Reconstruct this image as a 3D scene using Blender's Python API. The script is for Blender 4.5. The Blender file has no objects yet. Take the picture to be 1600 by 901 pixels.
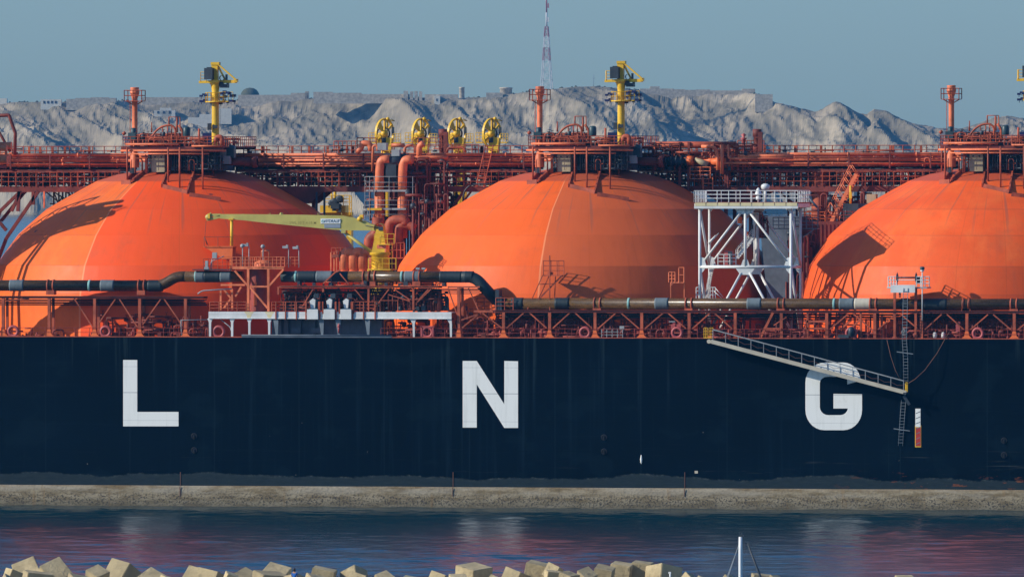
import bpy, bmesh, math, random
import numpy as np
from mathutils import Vector, Matrix, noise
R_ = math.radians
C = bpy.context.scene.collection
sc = bpy.context.scene
# ------------------------------------------------------------------ camera
FPX = 18590.0; DIST = 1300.0; TH = R_(13.0); HC = 38.67
cam_loc = Vector((DIST*math.sin(TH), -DIST*math.cos(TH), HC))
pitch = math.atan(210.5/FPX)
hf = Vector((-math.sin(TH), math.cos(TH), 0))
F = (hf*math.cos(pitch) + Vector((0,0,-math.sin(pitch)))).normalized()
Rv = F.cross(Vector((0,0,1))).normalized(); Uv = Rv.cross(F).normalized()
roll = R_(0.068)
Rr = Rv*math.cos(roll) - Uv*math.sin(roll); Ur = Uv*math.cos(roll) + Rv*math.sin(roll)
Rv, Uv = Rr, Ur
cd = bpy.data.cameras.new('camera'); cam = bpy.data.objects.new('camera', cd); C.objects.link(cam)
cd.sensor_width = 36; cd.lens = FPX/1600*36; cd.clip_start = 10; cd.clip_end = 30000
m = Matrix((Rv, Uv, -F)).transposed().to_4x4(); m.translation = cam_loc
cam.matrix_world = m
sc.camera = cam
# ------------------------------------------------------------------ light
SUN_A = 64.0; SUN_E = 27.0
w = bpy.data.worlds.new('World'); sc.world = w; w.use_nodes = True
nt = w.node_tree; nt.nodes.clear()
sky = nt.nodes.new('ShaderNodeTexSky'); sky.sky_type = 'NISHITA'; sky.sun_disc = False
sky.sun_elevation = R_(SUN_E); sky.sun_rotation = R_(180+SUN_A)
sky.air_density = 1.0; sky.dust_density = 0.6; sky.ozone_density = 1.5
tint = nt.nodes.new('ShaderNodeMix'); tint.data_type = 'RGBA'; tint.blend_type = 'MULTIPLY'; tint.inputs[0].default_value = 1
tint.inputs[7].default_value = (0.63, 0.935, 1.36, 1)
bg = nt.nodes.new('ShaderNodeBackground'); bg.inputs[1].default_value = 0.105
ou = nt.nodes.new('ShaderNodeOutputWorld')
nt.links.new(sky.outputs[0], tint.inputs[6]); nt.links.new(tint.outputs[2], bg.inputs[0]); nt.links.new(bg.outputs[0], ou.inputs[0])
sl = bpy.data.lights.new('sun', 'SUN'); sl.energy = 4.7; sl.angle = R_(0.5); sl.color = (1.0, 0.91, 0.77)
so = bpy.data.objects.new('sun', sl); C.objects.link(so)
sdir = Vector((math.sin(R_(SUN_A))*math.cos(R_(SUN_E)), math.cos(R_(SUN_A))*math.cos(R_(SUN_E)), -math.sin(R_(SUN_E))))
so.rotation_euler = sdir.to_track_quat('-Z', 'Y').to_euler(); so.location = (-200, -100, 300)
vs = sc.view_settings; vs.view_transform = 'Standard'; vs.look = 'None'; vs.exposure = 0.0; vs.gamma = 1; vs.use_curve_mapping = False
try: sc.cycles.volume_bounces = 0
except Exception: pass
# ------------------------------------------------------------------ pixel helpers (photo pixels at a known depth)
def P(px, py, Y):
    d = F + Rv*((px-800)/FPX) + Uv*((450.5-py)/FPX)
    return cam_loc + d*((Y-cam_loc.y)/d.y)
def Pd(px, py, dist):
    return cam_loc + (F + Rv*((px-800)/FPX) + Uv*((450.5-py)/FPX))*dist
def X(px, Y): return P(px, 450, Y).x
def Z(py, Y, px=800): return P(px, py, Y).z
# ------------------------------------------------------------------ mesh builder
class MB:
    def __init__(s): s.v = []; s.f = []; s.sm = []
    def add(s, vs, fs, smooth=False):
        o = len(s.v); s.v += [tuple(a) for a in vs]; s.f += [tuple(i+o for i in f) for f in fs]; s.sm += [smooth]*len(fs)
    def box(s, a, b):
        x0,y0,z0 = [min(a[i],b[i]) for i in range(3)]; x1,y1,z1 = [max(a[i],b[i]) for i in range(3)]
        s.add([(x0,y0,z0),(x1,y0,z0),(x1,y1,z0),(x0,y1,z0),(x0,y0,z1),(x1,y0,z1),(x1,y1,z1),(x0,y1,z1)],
              [(0,3,2,1),(4,5,6,7),(0,1,5,4),(1,2,6,5),(2,3,7,6),(3,0,4,7)])
    def cbox(s, c, d): s.box([c[i]-d[i]/2 for i in range(3)], [c[i]+d[i]/2 for i in range(3)])
    def beam(s, a, b, w_, h_=None, up=(0,0,1)):
        h_ = h_ or w_; a = Vector(a); b = Vector(b); d = (b-a).normalized(); u = Vector(up)
        if abs(d.dot(u)) > .95: u = Vector((0,1,0))
        sd = d.cross(u).normalized(); u = sd.cross(d)
        vs = []
        for p in (a, b):
            for i, j in ((-1,-1),(1,-1),(1,1),(-1,1)): vs.append(p + sd*(i*w_/2) + u*(j*h_/2))
        s.add(vs, [(0,1,2,3),(7,6,5,4),(0,4,5,1),(1,5,6,2),(2,6,7,3),(3,7,4,0)])
    def tube(s, pts, r, n=8, smooth=True, caps=True):
        pts = [Vector(p) for p in pts]; rs = r if isinstance(r, (list, tuple)) else [r]*len(pts)
        vs = []; nrm = None
        for i, p in enumerate(pts):
            if i == 0: t = pts[1]-pts[0]
            elif i == len(pts)-1: t = pts[-1]-pts[-2]
            else: t = (pts[i+1]-p).normalized() + (p-pts[i-1]).normalized()
            if t.length < 1e-6: t = Vector((0,0,1))
            t.normalize()
            if nrm is None:
                a = Vector((0,0,1)) if abs(t.z) < .9 else Vector((0,1,0))
                nrm = t.cross(a).normalized()
            nrm = (nrm - t*nrm.dot(t)).normalized(); bn = t.cross(nrm)
            for k in range(n):
                a = 2*math.pi*k/n; vs.append(p + (nrm*math.cos(a)+bn*math.sin(a))*rs[i])
        fs = []
        for i in range(len(pts)-1):
            for k in range(n):
                k2 = (k+1) % n; fs.append((i*n+k, i*n+k2, (i+1)*n+k2, (i+1)*n+k))
        s.add(vs, fs, smooth)
        if caps:
            o = len(s.v)-len(vs)
            s.f.append(tuple(o+k for k in reversed(range(n)))); s.sm.append(False)
            s.f.append(tuple(o+(len(pts)-1)*n+k for k in range(n))); s.sm.append(False)
    def bent(s, pts, r, br=1.0, n=10, seg=5):
        pts = [Vector(p) for p in pts]; out = [pts[0]]
        for i in range(1, len(pts)-1):
            a = (pts[i-1]-pts[i]); b = (pts[i+1]-pts[i]); l = min(br, a.length*.49, b.length*.49)
            a.normalize(); b.normalize()
            p0 = pts[i]+a*l; p2 = pts[i]+b*l
            for k in range(seg+1):
                t = k/seg; out.append(p0*(1-t)**2 + pts[i]*2*t*(1-t) + p2*t*t)
        out.append(pts[-1]); s.tube(out, r, n)
    def lathe(s, c, prof, n=16, axis='z', smooth=True):
        vs = []; c = Vector(c)
        for (r, h) in prof:
            for k in range(n):
                a = 2*math.pi*k/n
                if axis == 'z': vs.append(c+Vector((r*math.cos(a), r*math.sin(a), h)))
                elif axis == 'y': vs.append(c+Vector((r*math.cos(a), h, r*math.sin(a))))
                else: vs.append(c+Vector((h, r*math.cos(a), r*math.sin(a))))
        fs = [(i*n+k, i*n+(k+1)%n, (i+1)*n+(k+1)%n, (i+1)*n+k) for i in range(len(prof)-1) for k in range(n)]
        s.add(vs, fs, smooth)
    def torus(s, c, R, r, axis='y', n=20, m_=8, sx=1.0):
        pts = []; c = Vector(c); vs = []
        for i in range(n):
            a = 2*math.pi*i/n
            for j in range(m_):
                b = 2*math.pi*j/m_; rr = R + r*math.cos(b); h = r*math.sin(b)
                if axis == 'y': q = Vector((rr*math.cos(a)*sx, h, rr*math.sin(a)))
                elif axis == 'x': q = Vector((h, rr*math.cos(a)*sx, rr*math.sin(a)))
                else: q = Vector((rr*math.cos(a), rr*math.sin(a), h))
                vs.append(c+q)
        fs = [(i*m_+j, ((i+1)%n)*m_+j, ((i+1)%n)*m_+(j+1)%m_, i*m_+(j+1)%m_) for i in range(n) for j in range(m_)]
        s.add(vs, fs, True)
    def prism(s, poly, y0, y1):           # polygon of (x,z), extruded in Y
        n = len(poly); vs = [(x, y0, z) for x, z in poly] + [(x, y1, z) for x, z in poly]
        fs = [tuple(range(n)), tuple(reversed(range(n, 2*n)))] + [(i, i+n, (i+1)%n+n, (i+1)%n) for i in range(n)]
        s.add(vs, fs)
    def rail(s, pts, h=1.05, sp=1.5, r=.035, rails=3, post=None):
        pts = [Vector(p) for p in pts]
        for k in range(rails):
            zz = h*(k+1)/rails
            for a, b in zip(pts, pts[1:]): s.tube([a+Vector((0,0,zz)), b+Vector((0,0,zz))], r, 4, False, False)
        for a, b in zip(pts, pts[1:]):
            n = max(1, round((b-a).length/sp))
            for i in range(n+1):
                q = a.lerp(b, i/n); s.tube([q, q+Vector((0,0,h))], (post or r*1.15), 4, False, False)
    def ladder(s, a, b, wd=.5, axis=(1,0,0), r=.03, sp=.35):
        a = Vector(a); b = Vector(b); ax = Vector(axis)*wd/2
        s.tube([a-ax, b-ax], r, 4, False); s.tube([a+ax, b+ax], r, 4, False)
        n = max(2, int((b-a).length/sp))
        for i in range(1, n): q = a.lerp(b, i/n); s.tube([q-ax, q+ax], r*.8, 4, False, False)
    def build(s, name, mat, parent=None, bevel=0, loc=None, base=None):
        me = bpy.data.meshes.new(name)
        off = Vector(base) if base is not None else (Vector(parent_base(parent)) if parent else Vector((0,0,0)))
        vs = s.v
        if off.length > 0: vs = [(a[0]-off.x, a[1]-off.y, a[2]-off.z) for a in vs]
        me.from_pydata(vs, [], s.f); me.polygons.foreach_set('use_smooth', s.sm); me.update()
        bm = bmesh.new(); bm.from_mesh(me); bmesh.ops.recalc_face_normals(bm, faces=bm.faces); bm.to_mesh(me); bm.free()
        if mat: me.materials.append(mat)
        o = bpy.data.objects.new(name, me); C.objects.link(o)
        if parent: o.parent = parent
        elif base is not None: o.location = off
        if bevel:
            b = o.modifiers.new('bevel', 'BEVEL'); b.width = bevel; b.segments = 2; b.limit_method = 'ANGLE'
        return o
def parent_base(p):
    b = Vector((0,0,0))
    while p is not None: b += Vector(p.location); p = p.parent
    return b
def tag(o, label=None, cat=None, group=None, kind=None):
    if label: o['label'] = label
    if cat: o['category'] = cat
    if group: o['group'] = group
    if kind: o['kind'] = kind
    return o
def thing(name, label, cat, loc=(0,0,0), group=None):
    o = bpy.data.objects.new(name, None); C.objects.link(o); o.location = loc; o.empty_display_size = 1
    return tag(o, label, cat, group)
def copy_tree(o, parent=None):
    c = o.copy(); C.objects.link(c); c.parent = parent
    for ch in [k for k in bpy.data.objects if k.parent == o]: copy_tree(ch, c)
    return c
# ------------------------------------------------------------------ materials
class NT:
    def __init__(s, name):
        s.m = bpy.data.materials.new(name); s.m.use_nodes = True; s.t = s.m.node_tree; s.t.nodes.clear()
        s.b = s.n('ShaderNodeBsdfPrincipled'); s.o = s.n('ShaderNodeOutputMaterial'); s.l(s.b.outputs[0], s.o.inputs[0])
        s.g = s.n('ShaderNodeNewGeometry'); s.pos = s.g.outputs['Position']
    def n(s, t): return s.t.nodes.new(t)
    def l(s, a, b): s.t.links.new(a, b)
    def val(s, x, inp):
        if hasattr(x, 'links') or hasattr(x, 'is_linked'): s.l(x, inp)
        else: inp.default_value = x
    def math(s, op, a, b=0.0, clamp=False):
        q = s.n('ShaderNodeMath'); q.operation = op; q.use_clamp = clamp; s.val(a, q.inputs[0]); s.val(b, q.inputs[1]); return q.outputs[0]
    def mapv(s, scale, vec=None, loc=(0,0,0)):
        q = s.n('ShaderNodeMapping'); s.l(vec or s.pos, q.inputs[0]); q.inputs['Scale'].default_value = scale; q.inputs['Location'].default_value = loc; return q.outputs[0]
    def noise(s, scale=(1,1,1), detail=4, rough=.55, loc=(0,0,0), sc_=1.0):
        q = s.n('ShaderNodeTexNoise'); s.l(s.mapv(scale, loc=loc), q.inputs['Vector']); q.inputs['Scale'].default_value = sc_
        q.inputs['Detail'].default_value = detail; q.inputs['Roughness'].default_value = rough; return q.outputs[0]
    def vor(s, scale, feature='F1'):
        q = s.n('ShaderNodeTexVoronoi'); q.feature = feature; s.l(s.mapv(scale), q.inputs['Vector']); q.inputs['Scale'].default_value = 1; return q.outputs[0]
    def ramp(s, x, a, b):       # smooth step from a to b
        q = s.n('ShaderNodeMapRange'); q.interpolation_type = 'SMOOTHSTEP'; s.val(x, q.inputs[0]); q.inputs[1].default_value = a; q.inputs[2].default_value = b; return q.outputs[0]
    def mix(s, f, a, b, bt='MIX'):
        q = s.n('ShaderNodeMix'); q.data_type = 'RGBA'; q.blend_type = bt; s.val(f, q.inputs[0])
        for x, i in ((a, 6), (b, 7)):
            if isinstance(x, tuple): q.inputs[i].default_value = x if len(x) == 4 else (*x, 1)
            else: s.l(x, q.inputs[i])
        return q.outputs[2]
    def xyz(s):
        q = s.n('ShaderNodeSeparateXYZ'); s.l(s.pos, q.inputs[0]); return q.outputs
    def bump(s, h, strength=.3, dist=.1):
        q = s.n('ShaderNodeBump'); q.inputs['Strength'].default_value = strength; q.inputs['Distance'].default_value = dist; s.l(h, q.inputs['Height']); s.l(q.outputs[0], s.b.inputs['Normal'])
    def fin(s, col, rough=.5, metal=0, spec=.5):
        s.val(col if not isinstance(col, tuple) else (*col, 1), s.b.inputs['Base Color']); s.val(rough, s.b.inputs['Roughness'])
        s.b.inputs['Metallic'].default_value = metal; s.b.inputs['Specular IOR Level'].default_value = spec; return s.m
def k(c, f): return tuple(min(1, a*f) for a in c)
def paint(name, col, rough=.5, var=.25, rust=.25, rustcol=(.09,.03,.015), streak=True, spec=.4):
    t = NT(name)
    n1 = t.noise((.6,.6,.6), 5); n2 = t.noise((3,3,.35) if streak else (2.5,2.5,2.5), 3, loc=(7,3,1))
    c = t.mix(t.ramp(n1, .3, .7), k(col, 1-var), k(col, 1+var*.6))
    c = t.mix(t.math('MULTIPLY', t.ramp(n2, .45, .75), var), c, k(col, .55))
    r = t.noise((1.7,1.7,1.1), 6, .7, (3,9,5))
    c = t.mix(t.math('MULTIPLY', t.ramp(r, .56, .68), rust), c, rustcol)
    t.bump(r, .15, .05)
    return t.fin(c, t.math('ADD', t.math('MULTIPLY', n1, .25), rough-.12), 0, spec)
M = {}
M['red'] = paint('red_oxide_paint', (.43,.088,.036), .6, .45, .65)
M['darkred'] = paint('weathered_red_paint', (.19,.036,.024), .65, .45, .65)
M['pipe'] = paint('orange_pipe_paint', (.80,.205,.080), .5, .35, .45, (.16,.05,.03))
M['deckred'] = paint('deck_red_paint', (.30,.05,.035), .6, .3, .3)
M['white'] = paint('white_paint', (.70,.72,.70), .45, .12, .14, (.35,.2,.08))
M['whitey'] = paint('cream_deck_paint', (.72,.63,.36), .5, .1, .1, (.35,.2,.08))
M['yellow'] = paint('yellow_paint', (.82,.50,.028), .45, .15, .2, (.2,.1,.03))
M['olive'] = paint('faded_yellow_paint', (.47,.42,.11), .5, .12, .12, (.25,.2,.08))
M['grey'] = paint('grey_paint', (.17,.21,.24), .55, .25, .2)
M['bluegrey'] = paint('blue_grey_paint', (.11,.14,.175), .55, .25, .15)
M['dark'] = paint('dark_machinery', (.035,.05,.065), .5, .3, .35)
M['motor'] = paint('dark_green_motor_paint', (.03,.07,.085), .45, .3, .2)
M['navyflood'] = paint('navy_lamp_housing', (.012,.02,.10), .4, .2, .05)
M['beige'] = paint('beige_cabinet_paint', (.42,.36,.22), .5, .25, .35)
M['pink'] = paint('pink_red_paint', (.45,.09,.085), .5, .2, .2)
M['gang'] = paint('weathered_aluminium', (.50,.46,.36), .5, .12, .12, (.3,.2,.1))
M['rope'] = paint('brown_rope', (.14,.07,.05), .9, .2, 0)
M['steel'] = paint('galvanised_steel', (.33,.36,.37), .45, .2, .15)
M['signwhite'] = paint('white_sign', (.75,.78,.78), .4, .04, .02)
M['signblue'] = paint('blue_sign_lettering', (.02,.09,.16), .4, .05, 0)
M['signgrey'] = paint('grey_sign', (.25,.30,.36), .4, .06, 0)
M['fade'] = paint('faded_stencil_paint', (.33,.28,.07), .5, .05, 0)
M['navydark'] = paint('black_recess_paint', (.002,.004,.008), .6, .3, .1)
M['black'] = paint('black_wrap', (.014,.028,.035), .55, .3, 0, streak=False)
M['greywrap'] = paint('grey_wrap', (.13,.17,.19), .6, .25, 0, streak=False)
M['teal'] = paint('teal_joint', (.25,.50,.47), .5, .15, 0)
M['orangebright'] = paint('bright_orange_paint', (.80,.16,.035), .5, .1, .1)
def m_grp():
    t = NT('brown_resin_pipe'); n = t.noise((.9,3,3), 5, .6); n2 = t.noise((4,4,4), 4)
    c = t.mix(t.ramp(n, .35, .7), (.060,.032,.010), (.120,.066,.022)); c = t.mix(t.math('MULTIPLY', t.ramp(n2, .55, .75), .5), c, (.022,.013,.007))
    t.bump(n2, .2, .02); return t.fin(c, t.math('ADD', t.math('MULTIPLY', n2, .25), .17), 0, .45)
M['grp'] = m_grp()
PANELZ = [Z(y, 24.0, 914) for y in (282, 326, 366, 413, 456)]
def m_dome(name, cx, sector):
    # worn orange tank paint: plates, weld seams, thin runs down from the top; repainted sectors, shade painted into the middle dome's right
    t = NT(name); x, y, z = t.xyz()
    dx = t.math('SUBTRACT', x, cx); dy = t.math('SUBTRACT', y, 24.0)
    az = t.math('MULTIPLY', t.math('ARCTAN2', dx, t.math('MULTIPLY', dy, -1.0)), 57.2958)   # degrees, 0 = seaward side, + to the bow end
    n1 = t.noise((.12,.12,.2), 5); n2 = t.noise((.7,.7,.9), 5, .6, (5,2,8))
    q = t.n('ShaderNodeCombineXYZ'); t.l(t.math('MULTIPLY', az, .55), q.inputs[0]); t.l(t.math('MULTIPLY', z, .10), q.inputs[1])
    st = t.n('ShaderNodeTexNoise'); t.l(q.outputs[0], st.inputs['Vector']); st.inputs['Scale'].default_value = 1; st.inputs['Detail'].default_value = 5
    base = sector.get('base', (.86,.150,.028))
    c = t.mix(t.ramp(n1, .35, .65), k(base, .90), k(base, 1.04))
    c = t.mix(t.math('MULTIPLY', t.ramp(n2, .5, .75), .22), c, sector.get('pale', (.93,.22,.05)))
    ringid = None
    for zz in PANELZ:
        st_ = t.math('GREATER_THAN', z, zz); ringid = st_ if ringid is None else t.math('ADD', ringid, st_)
    cell = t.n('ShaderNodeCombineXYZ'); t.l(t.math('FLOOR', t.math('MULTIPLY', t.math('ADD', az, 1.0), 1/15.0)), cell.inputs[0]); t.l(ringid, cell.inputs[1])
    wn = t.n('ShaderNodeTexWhiteNoise'); wn.noise_dimensions = '3D'; t.l(cell.outputs[0], wn.inputs['Vector'])
    c = t.mix(t.math('MULTIPLY', wn.outputs['Value'], .30), c, (.66,.10,.022))
    wash = t.noise((.22,.22,.05), 6, .68, (13,3,5)); c = t.mix(t.math('MULTIPLY', t.ramp(wash, .46, .66), .30), c, (.94,.23,.05))
    mot = t.noise((1.6,1.6,1.2), 5, .7, (17,3,5)); c = t.mix(t.math('MULTIPLY', t.ramp(mot, .50, .72), .22), c, (.52,.10,.035))
    for zz in PANELZ:
        d = t.math('ABSOLUTE', t.math('SUBTRACT', z, zz)); c = t.mix(t.math('MULTIPLY', t.math('SUBTRACT', 1.0, t.ramp(d, .03, .10)), .30), c, (.45,.09,.035))
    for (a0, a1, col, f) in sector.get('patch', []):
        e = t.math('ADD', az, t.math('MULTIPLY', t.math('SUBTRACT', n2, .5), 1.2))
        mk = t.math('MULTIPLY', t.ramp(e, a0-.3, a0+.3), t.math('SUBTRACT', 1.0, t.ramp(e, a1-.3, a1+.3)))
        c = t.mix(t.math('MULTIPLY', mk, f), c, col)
    for a in sector.get('seam', []):
        d = t.math('ABSOLUTE', t.math('SUBTRACT', az, a)); w_ = .28 if a == sector.get('pale_seam') else .12
        mk = t.math('SUBTRACT', 1.0, t.ramp(d, w_*.5, w_*1.4))
        c = t.mix(t.math('MULTIPLY', mk, .75 if a == sector.get('pale_seam') else .35), c, (.94,.31,.13) if a == sector.get('pale_seam') else k(base, .6))
    up = t.ramp(z, 24.0, 37.0)
    c = t.mix(t.math('MULTIPLY', t.math('MULTIPLY', t.ramp(st.outputs[0], .57, .72), up), .6), c, (.24,.11,.075))
    cap = t.ramp(z, 35.5, 35.75); c = t.mix(t.math('MULTIPLY', cap, .62), c, (.36,.085,.045))  # dirty crown, also darkened in paint for its flat angle to the sun
    gr = t.noise((.35,.35,.06), 6, .65, (31,7,2)); c = t.mix(t.math('MULTIPLY', t.ramp(gr, .52, .72), .28), c, (.45,.10,.045))
    sv = t.math('FRACT', t.math('MULTIPLY', az, 1/7.5)); c = t.mix(t.math('MULTIPLY', t.math('SUBTRACT', 1.0, t.ramp(t.math('ABSOLUTE', t.math('SUBTRACT', sv, .5)), .004, .016)), .18), c, k(base, .55))
    c = t.mix(t.math('MULTIPLY', t.math('MULTIPLY', t.ramp(st.outputs[0], .30, .42), .18), 1.0), k(base, .72), c) if False else c
    v = t.vor((.10,.10,.16)); sp = t.math('SUBTRACT', 1.0, t.ramp(v, .018, .04))
    c = t.mix(t.math('MULTIPLY', sp, .8), c, (.06,.04,.04))
    t.bump(t.noise((.5,.5,.12), 4, .5, (1,1,1)), .25, .25)
    return t.fin(c, t.math('ADD', t.math('MULTIPLY', n2, .2), .42), 0, .2)
def m_hull():
    t = NT('navy_hull_paint'); x, y, z = t.xyz()
    n1 = t.noise((.05,.05,.08), 4); st = t.noise((1.3,1.3,.035), 6, .6); fine = t.noise((3.5,3.5,.06), 4, .6, (4,4,4))
    c = t.mix(t.ramp(n1, .35, .7), (.0008,.0032,.0075), (.0014,.0055,.0120))
    c = t.mix(t.math('MULTIPLY', t.math('MULTIPLY', t.ramp(st, .50, .72), t.ramp(t.noise((.04,.04,.05), 3, .5, (3,9,2)), .42, .62)), .45), c, (.008,.021,.036))
    pt = t.noise((.16,.16,.22), 4, .55, (6,6,6)); c = t.mix(t.math('MULTIPLY', t.ramp(pt, .55, .62), .35), c, (.0045,.013,.021))
    hz = t.noise((.05,.05,2.2), 5, .65, (1,8,3)); c = t.mix(t.math('MULTIPLY', t.ramp(hz, .58, .70), .22), c, (.009,.020,.030))
    c = t.mix(t.math('MULTIPLY', t.ramp(fine, .60, .78), .25), c, (.012,.030,.040))
    topz = t.ramp(z, 10.0, 19.0)
    c = t.mix(t.math('MULTIPLY', t.math('MULTIPLY', t.ramp(st, .58, .72), topz), .5), c, (.028,.050,.055))
    # plate seams
    for zz in (15.3, 12.45, 9.4, 6.2):
        d = t.math('ABSOLUTE', t.math('SUBTRACT', z, zz)); c = t.mix(t.math('MULTIPLY', t.math('SUBTRACT', 1.0, t.ramp(d, .02, .06)), .7), c, (.0012,.0035,.006))
    fx = t.math('ABSOLUTE', t.math('SUBTRACT', t.math('FRACT', t.math('MULTIPLY', x, 1/9.6)), .5))
    c = t.mix(t.math('MULTIPLY', t.math('SUBTRACT', 1.0, t.ramp(fx, .003, .009)), .4), c, (.010,.022,.032))
    # horizontal fender scuffs low down
    sc1 = t.noise((.10,.10,4.5), 5, .65, (11,0,3)); low = t.math('SUBTRACT', 1.0, t.ramp(z, 3.5, 8.0)); side = t.ramp(x, -10, 45)
    c = t.mix(t.math('MULTIPLY', t.math('MULTIPLY', t.ramp(sc1, .60, .70), low), t.math('ADD', t.math('MULTIPLY', side, .5), .12)), c, (.10,.115,.11))
    chip = t.noise((1.2,1.2,1.6), 3, .6, (21,0,3)); c = t.mix(t.math('MULTIPLY', t.ramp(chip, .735, .76), t.math('SUBTRACT', 1.0, t.ramp(z, 4, 14))), c, (.25,.24,.2))
    # dried salt and silt above the waterline, ragged top
    rag = t.noise((.10,.10,.1), 2, .5, (2,2,2)); rag2 = t.noise((1.1,1.1,2.0), 5, .7, (9,2,2))
    e = t.math('ADD', z, t.math('ADD', t.math('MULTIPLY', t.math('SUBTRACT', rag, .5), -2.6), t.math('MULTIPLY', t.math('SUBTRACT', rag2, .5), -.7)))
    band = t.math('SUBTRACT', 1.0, t.ramp(e, 3.25, 3.42))
    silt = t.mix(t.noise((.8,.8,3.5), 5, .7), (.010,.020,.027), (.042,.056,.058))
    c = t.mix(t.math('MULTIPLY', band, .85), c, silt)
    edge = t.math('MULTIPLY', band, t.ramp(e, 3.0, 3.3)); c = t.mix(t.math('MULTIPLY', t.math('MULTIPLY', edge, t.ramp(rag2, .5, .65)), .5), c, (.08,.095,.085))
    rn = t.noise((.35,.35,1.4), 5, .7, (5,5,15)); rz = t.math('MULTIPLY', t.math('SUBTRACT', 1.0, t.ramp(z, 3.0, 4.6)), t.ramp(x, 34, 44))
    c = t.mix(t.math('MULTIPLY', t.math('MULTIPLY', t.ramp(rn, .57, .63), rz), .8), c, (.20,.065,.025))
    t.bump(t.math('ADD', t.math('MULTIPLY', st, .5), t.math('MULTIPLY', t.noise((.25,.25,.2), 2), 1.0)), .12, .15)
    return t.fin(c, t.math('ADD', t.math('MULTIPLY', fine, .2), .42), 0, .03)
def m_foul():
    t = NT('barnacle_growth'); x, y, z = t.xyz()
    n = t.noise((.35,.35,1.6), 6, .65); n2 = t.noise((4.2,4.2,5.0), 4, .7, (4,2,1)); n3 = t.noise((.12,.12,.9), 4, .6, (8,2,1))
    c = t.mix(t.ramp(n, .35, .65), (.165,.125,.065), (.33,.28,.185))
    c = t.mix(t.math('MULTIPLY', t.ramp(z, 1.9, 2.45), .75), c, (.14,.090,.042))
    c = t.mix(t.math('MULTIPLY', t.math('MULTIPLY', t.ramp(z, 1.0, 1.7), t.ramp(n3, .42, .6)), .6), c, (.36,.33,.26))
    low = t.math('SUBTRACT', 1.0, t.ramp(z, .2, 1.3)); c = t.mix(t.math('MULTIPLY', low, .45), c, (.12,.115,.085))
    mid = t.math('MULTIPLY', t.ramp(z, -.2, .5), t.math('SUBTRACT', 1.0, t.ramp(z, 1.0, 1.7)))
    c = t.mix(t.math('MULTIPLY', t.math('MULTIPLY', t.ramp(n2, .50, .58), t.math('ADD', t.math('MULTIPLY', mid, .75), .22)), .9), c, (.05,.045,.038))
    vs_ = t.noise((1.6,1.6,.15), 3, .6, (14,2,1)); c = t.mix(t.math('MULTIPLY', t.ramp(vs_, .6, .75), .4), c, (.24,.15,.06))
    t.bump(n2, .8, .12); return t.fin(c, .85, 0, .2)
def m_water():
    t = NT('sea_water')
    a = t.noise((.55,.42,1), 3, .55); b = t.noise((1.9,1.5,1), 3, .6, (3,1,0)); c_ = t.noise((.09,.07,1), 2, .5, (9,1,0))
    h = t.math('ADD', t.math('ADD', t.math('MULTIPLY', a, .55), t.math('MULTIPLY', b, .16)), t.math('MULTIPLY', c_, 1.1))
    t.bump(h, .25, .02)
    t.b.inputs['IOR'].default_value = 1.33; return t.fin((.002,.029,.038), .215, 0, .5)
def m_rock():
    t = NT('limestone_cliff'); x, y, z = t.xyz(); n = t.noise((.02,.02,.03), 6, .62); n2 = t.noise((.10,.10,.08), 5, .6, (3,3,3)); n3 = t.noise((.035,.035,.05), 5, .6, (9,3,3))
    c = t.mix(t.ramp(n, .35, .65), (.43,.355,.25), (.82,.68,.47)); c = t.mix(t.math('MULTIPLY', t.ramp(n2, .48, .7), .3), c, (.18,.165,.135))
    sp = t.n('ShaderNodeSeparateXYZ'); t.l(t.g.outputs['Normal'], sp.inputs[0])
    c = t.mix(t.math('MULTIPLY', t.math('MULTIPLY', t.ramp(sp.outputs[2], .30, .7), t.ramp(n3, .40, .56)), .8), c, (.085,.085,.05))
    rd = t.n('ShaderNodeTexNoise'); rd.noise_type = 'RIDGED_MULTIFRACTAL'; t.l(t.mapv((.045,.045,.032)), rd.inputs['Vector']); rd.inputs['Scale'].default_value = 1; rd.inputs['Detail'].default_value = 8; rd.inputs['Roughness'].default_value = .65; rd.inputs['Lacunarity'].default_value = 2.2
    rr_ = t.ramp(rd.outputs[0], .35, .95); c = t.mix(t.math('MULTIPLY', t.math('SUBTRACT', 1.0, rr_), .62), c, (.20,.17,.12))
    t.bump(t.math('ADD', rd.outputs[0], t.math('MULTIPLY', n2, .6)), .6, 1.6); return t.fin(c, .95, 0, .1)
M['rock'] = m_rock(); M['hull'] = m_hull(); M['foul'] = m_foul(); M['water'] = m_water()
def m_letter():
    t = NT('white_hull_lettering'); x, y, z = t.xyz(); n = t.noise((1.4,1.4,.12), 6, .65); n2 = t.noise((.8,.8,.8), 5, .6, (3,3,3))
    c = t.mix(t.math('MULTIPLY', t.ramp(n, .48, .72), .35), (.82,.84,.80), (.50,.52,.48)); c = t.mix(t.math('MULTIPLY', t.ramp(n2, .6, .72), .25), c, (.45,.42,.34))
    for zz in (15.3, 12.45, 9.4):
        d = t.math('ABSOLUTE', t.math('SUBTRACT', z, zz)); c = t.mix(t.math('MULTIPLY', t.math('SUBTRACT', 1.0, t.ramp(d, .02, .07)), .55 if zz == 12.45 else .2), c, (.2,.24,.26))
    return t.fin(c, .5, 0, .2)
M['letter'] = m_letter()
M['letter2'] = paint('white_hull_lettering', (.74,.77,.74), .5, .05, .03, (.4,.4,.35))
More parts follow.
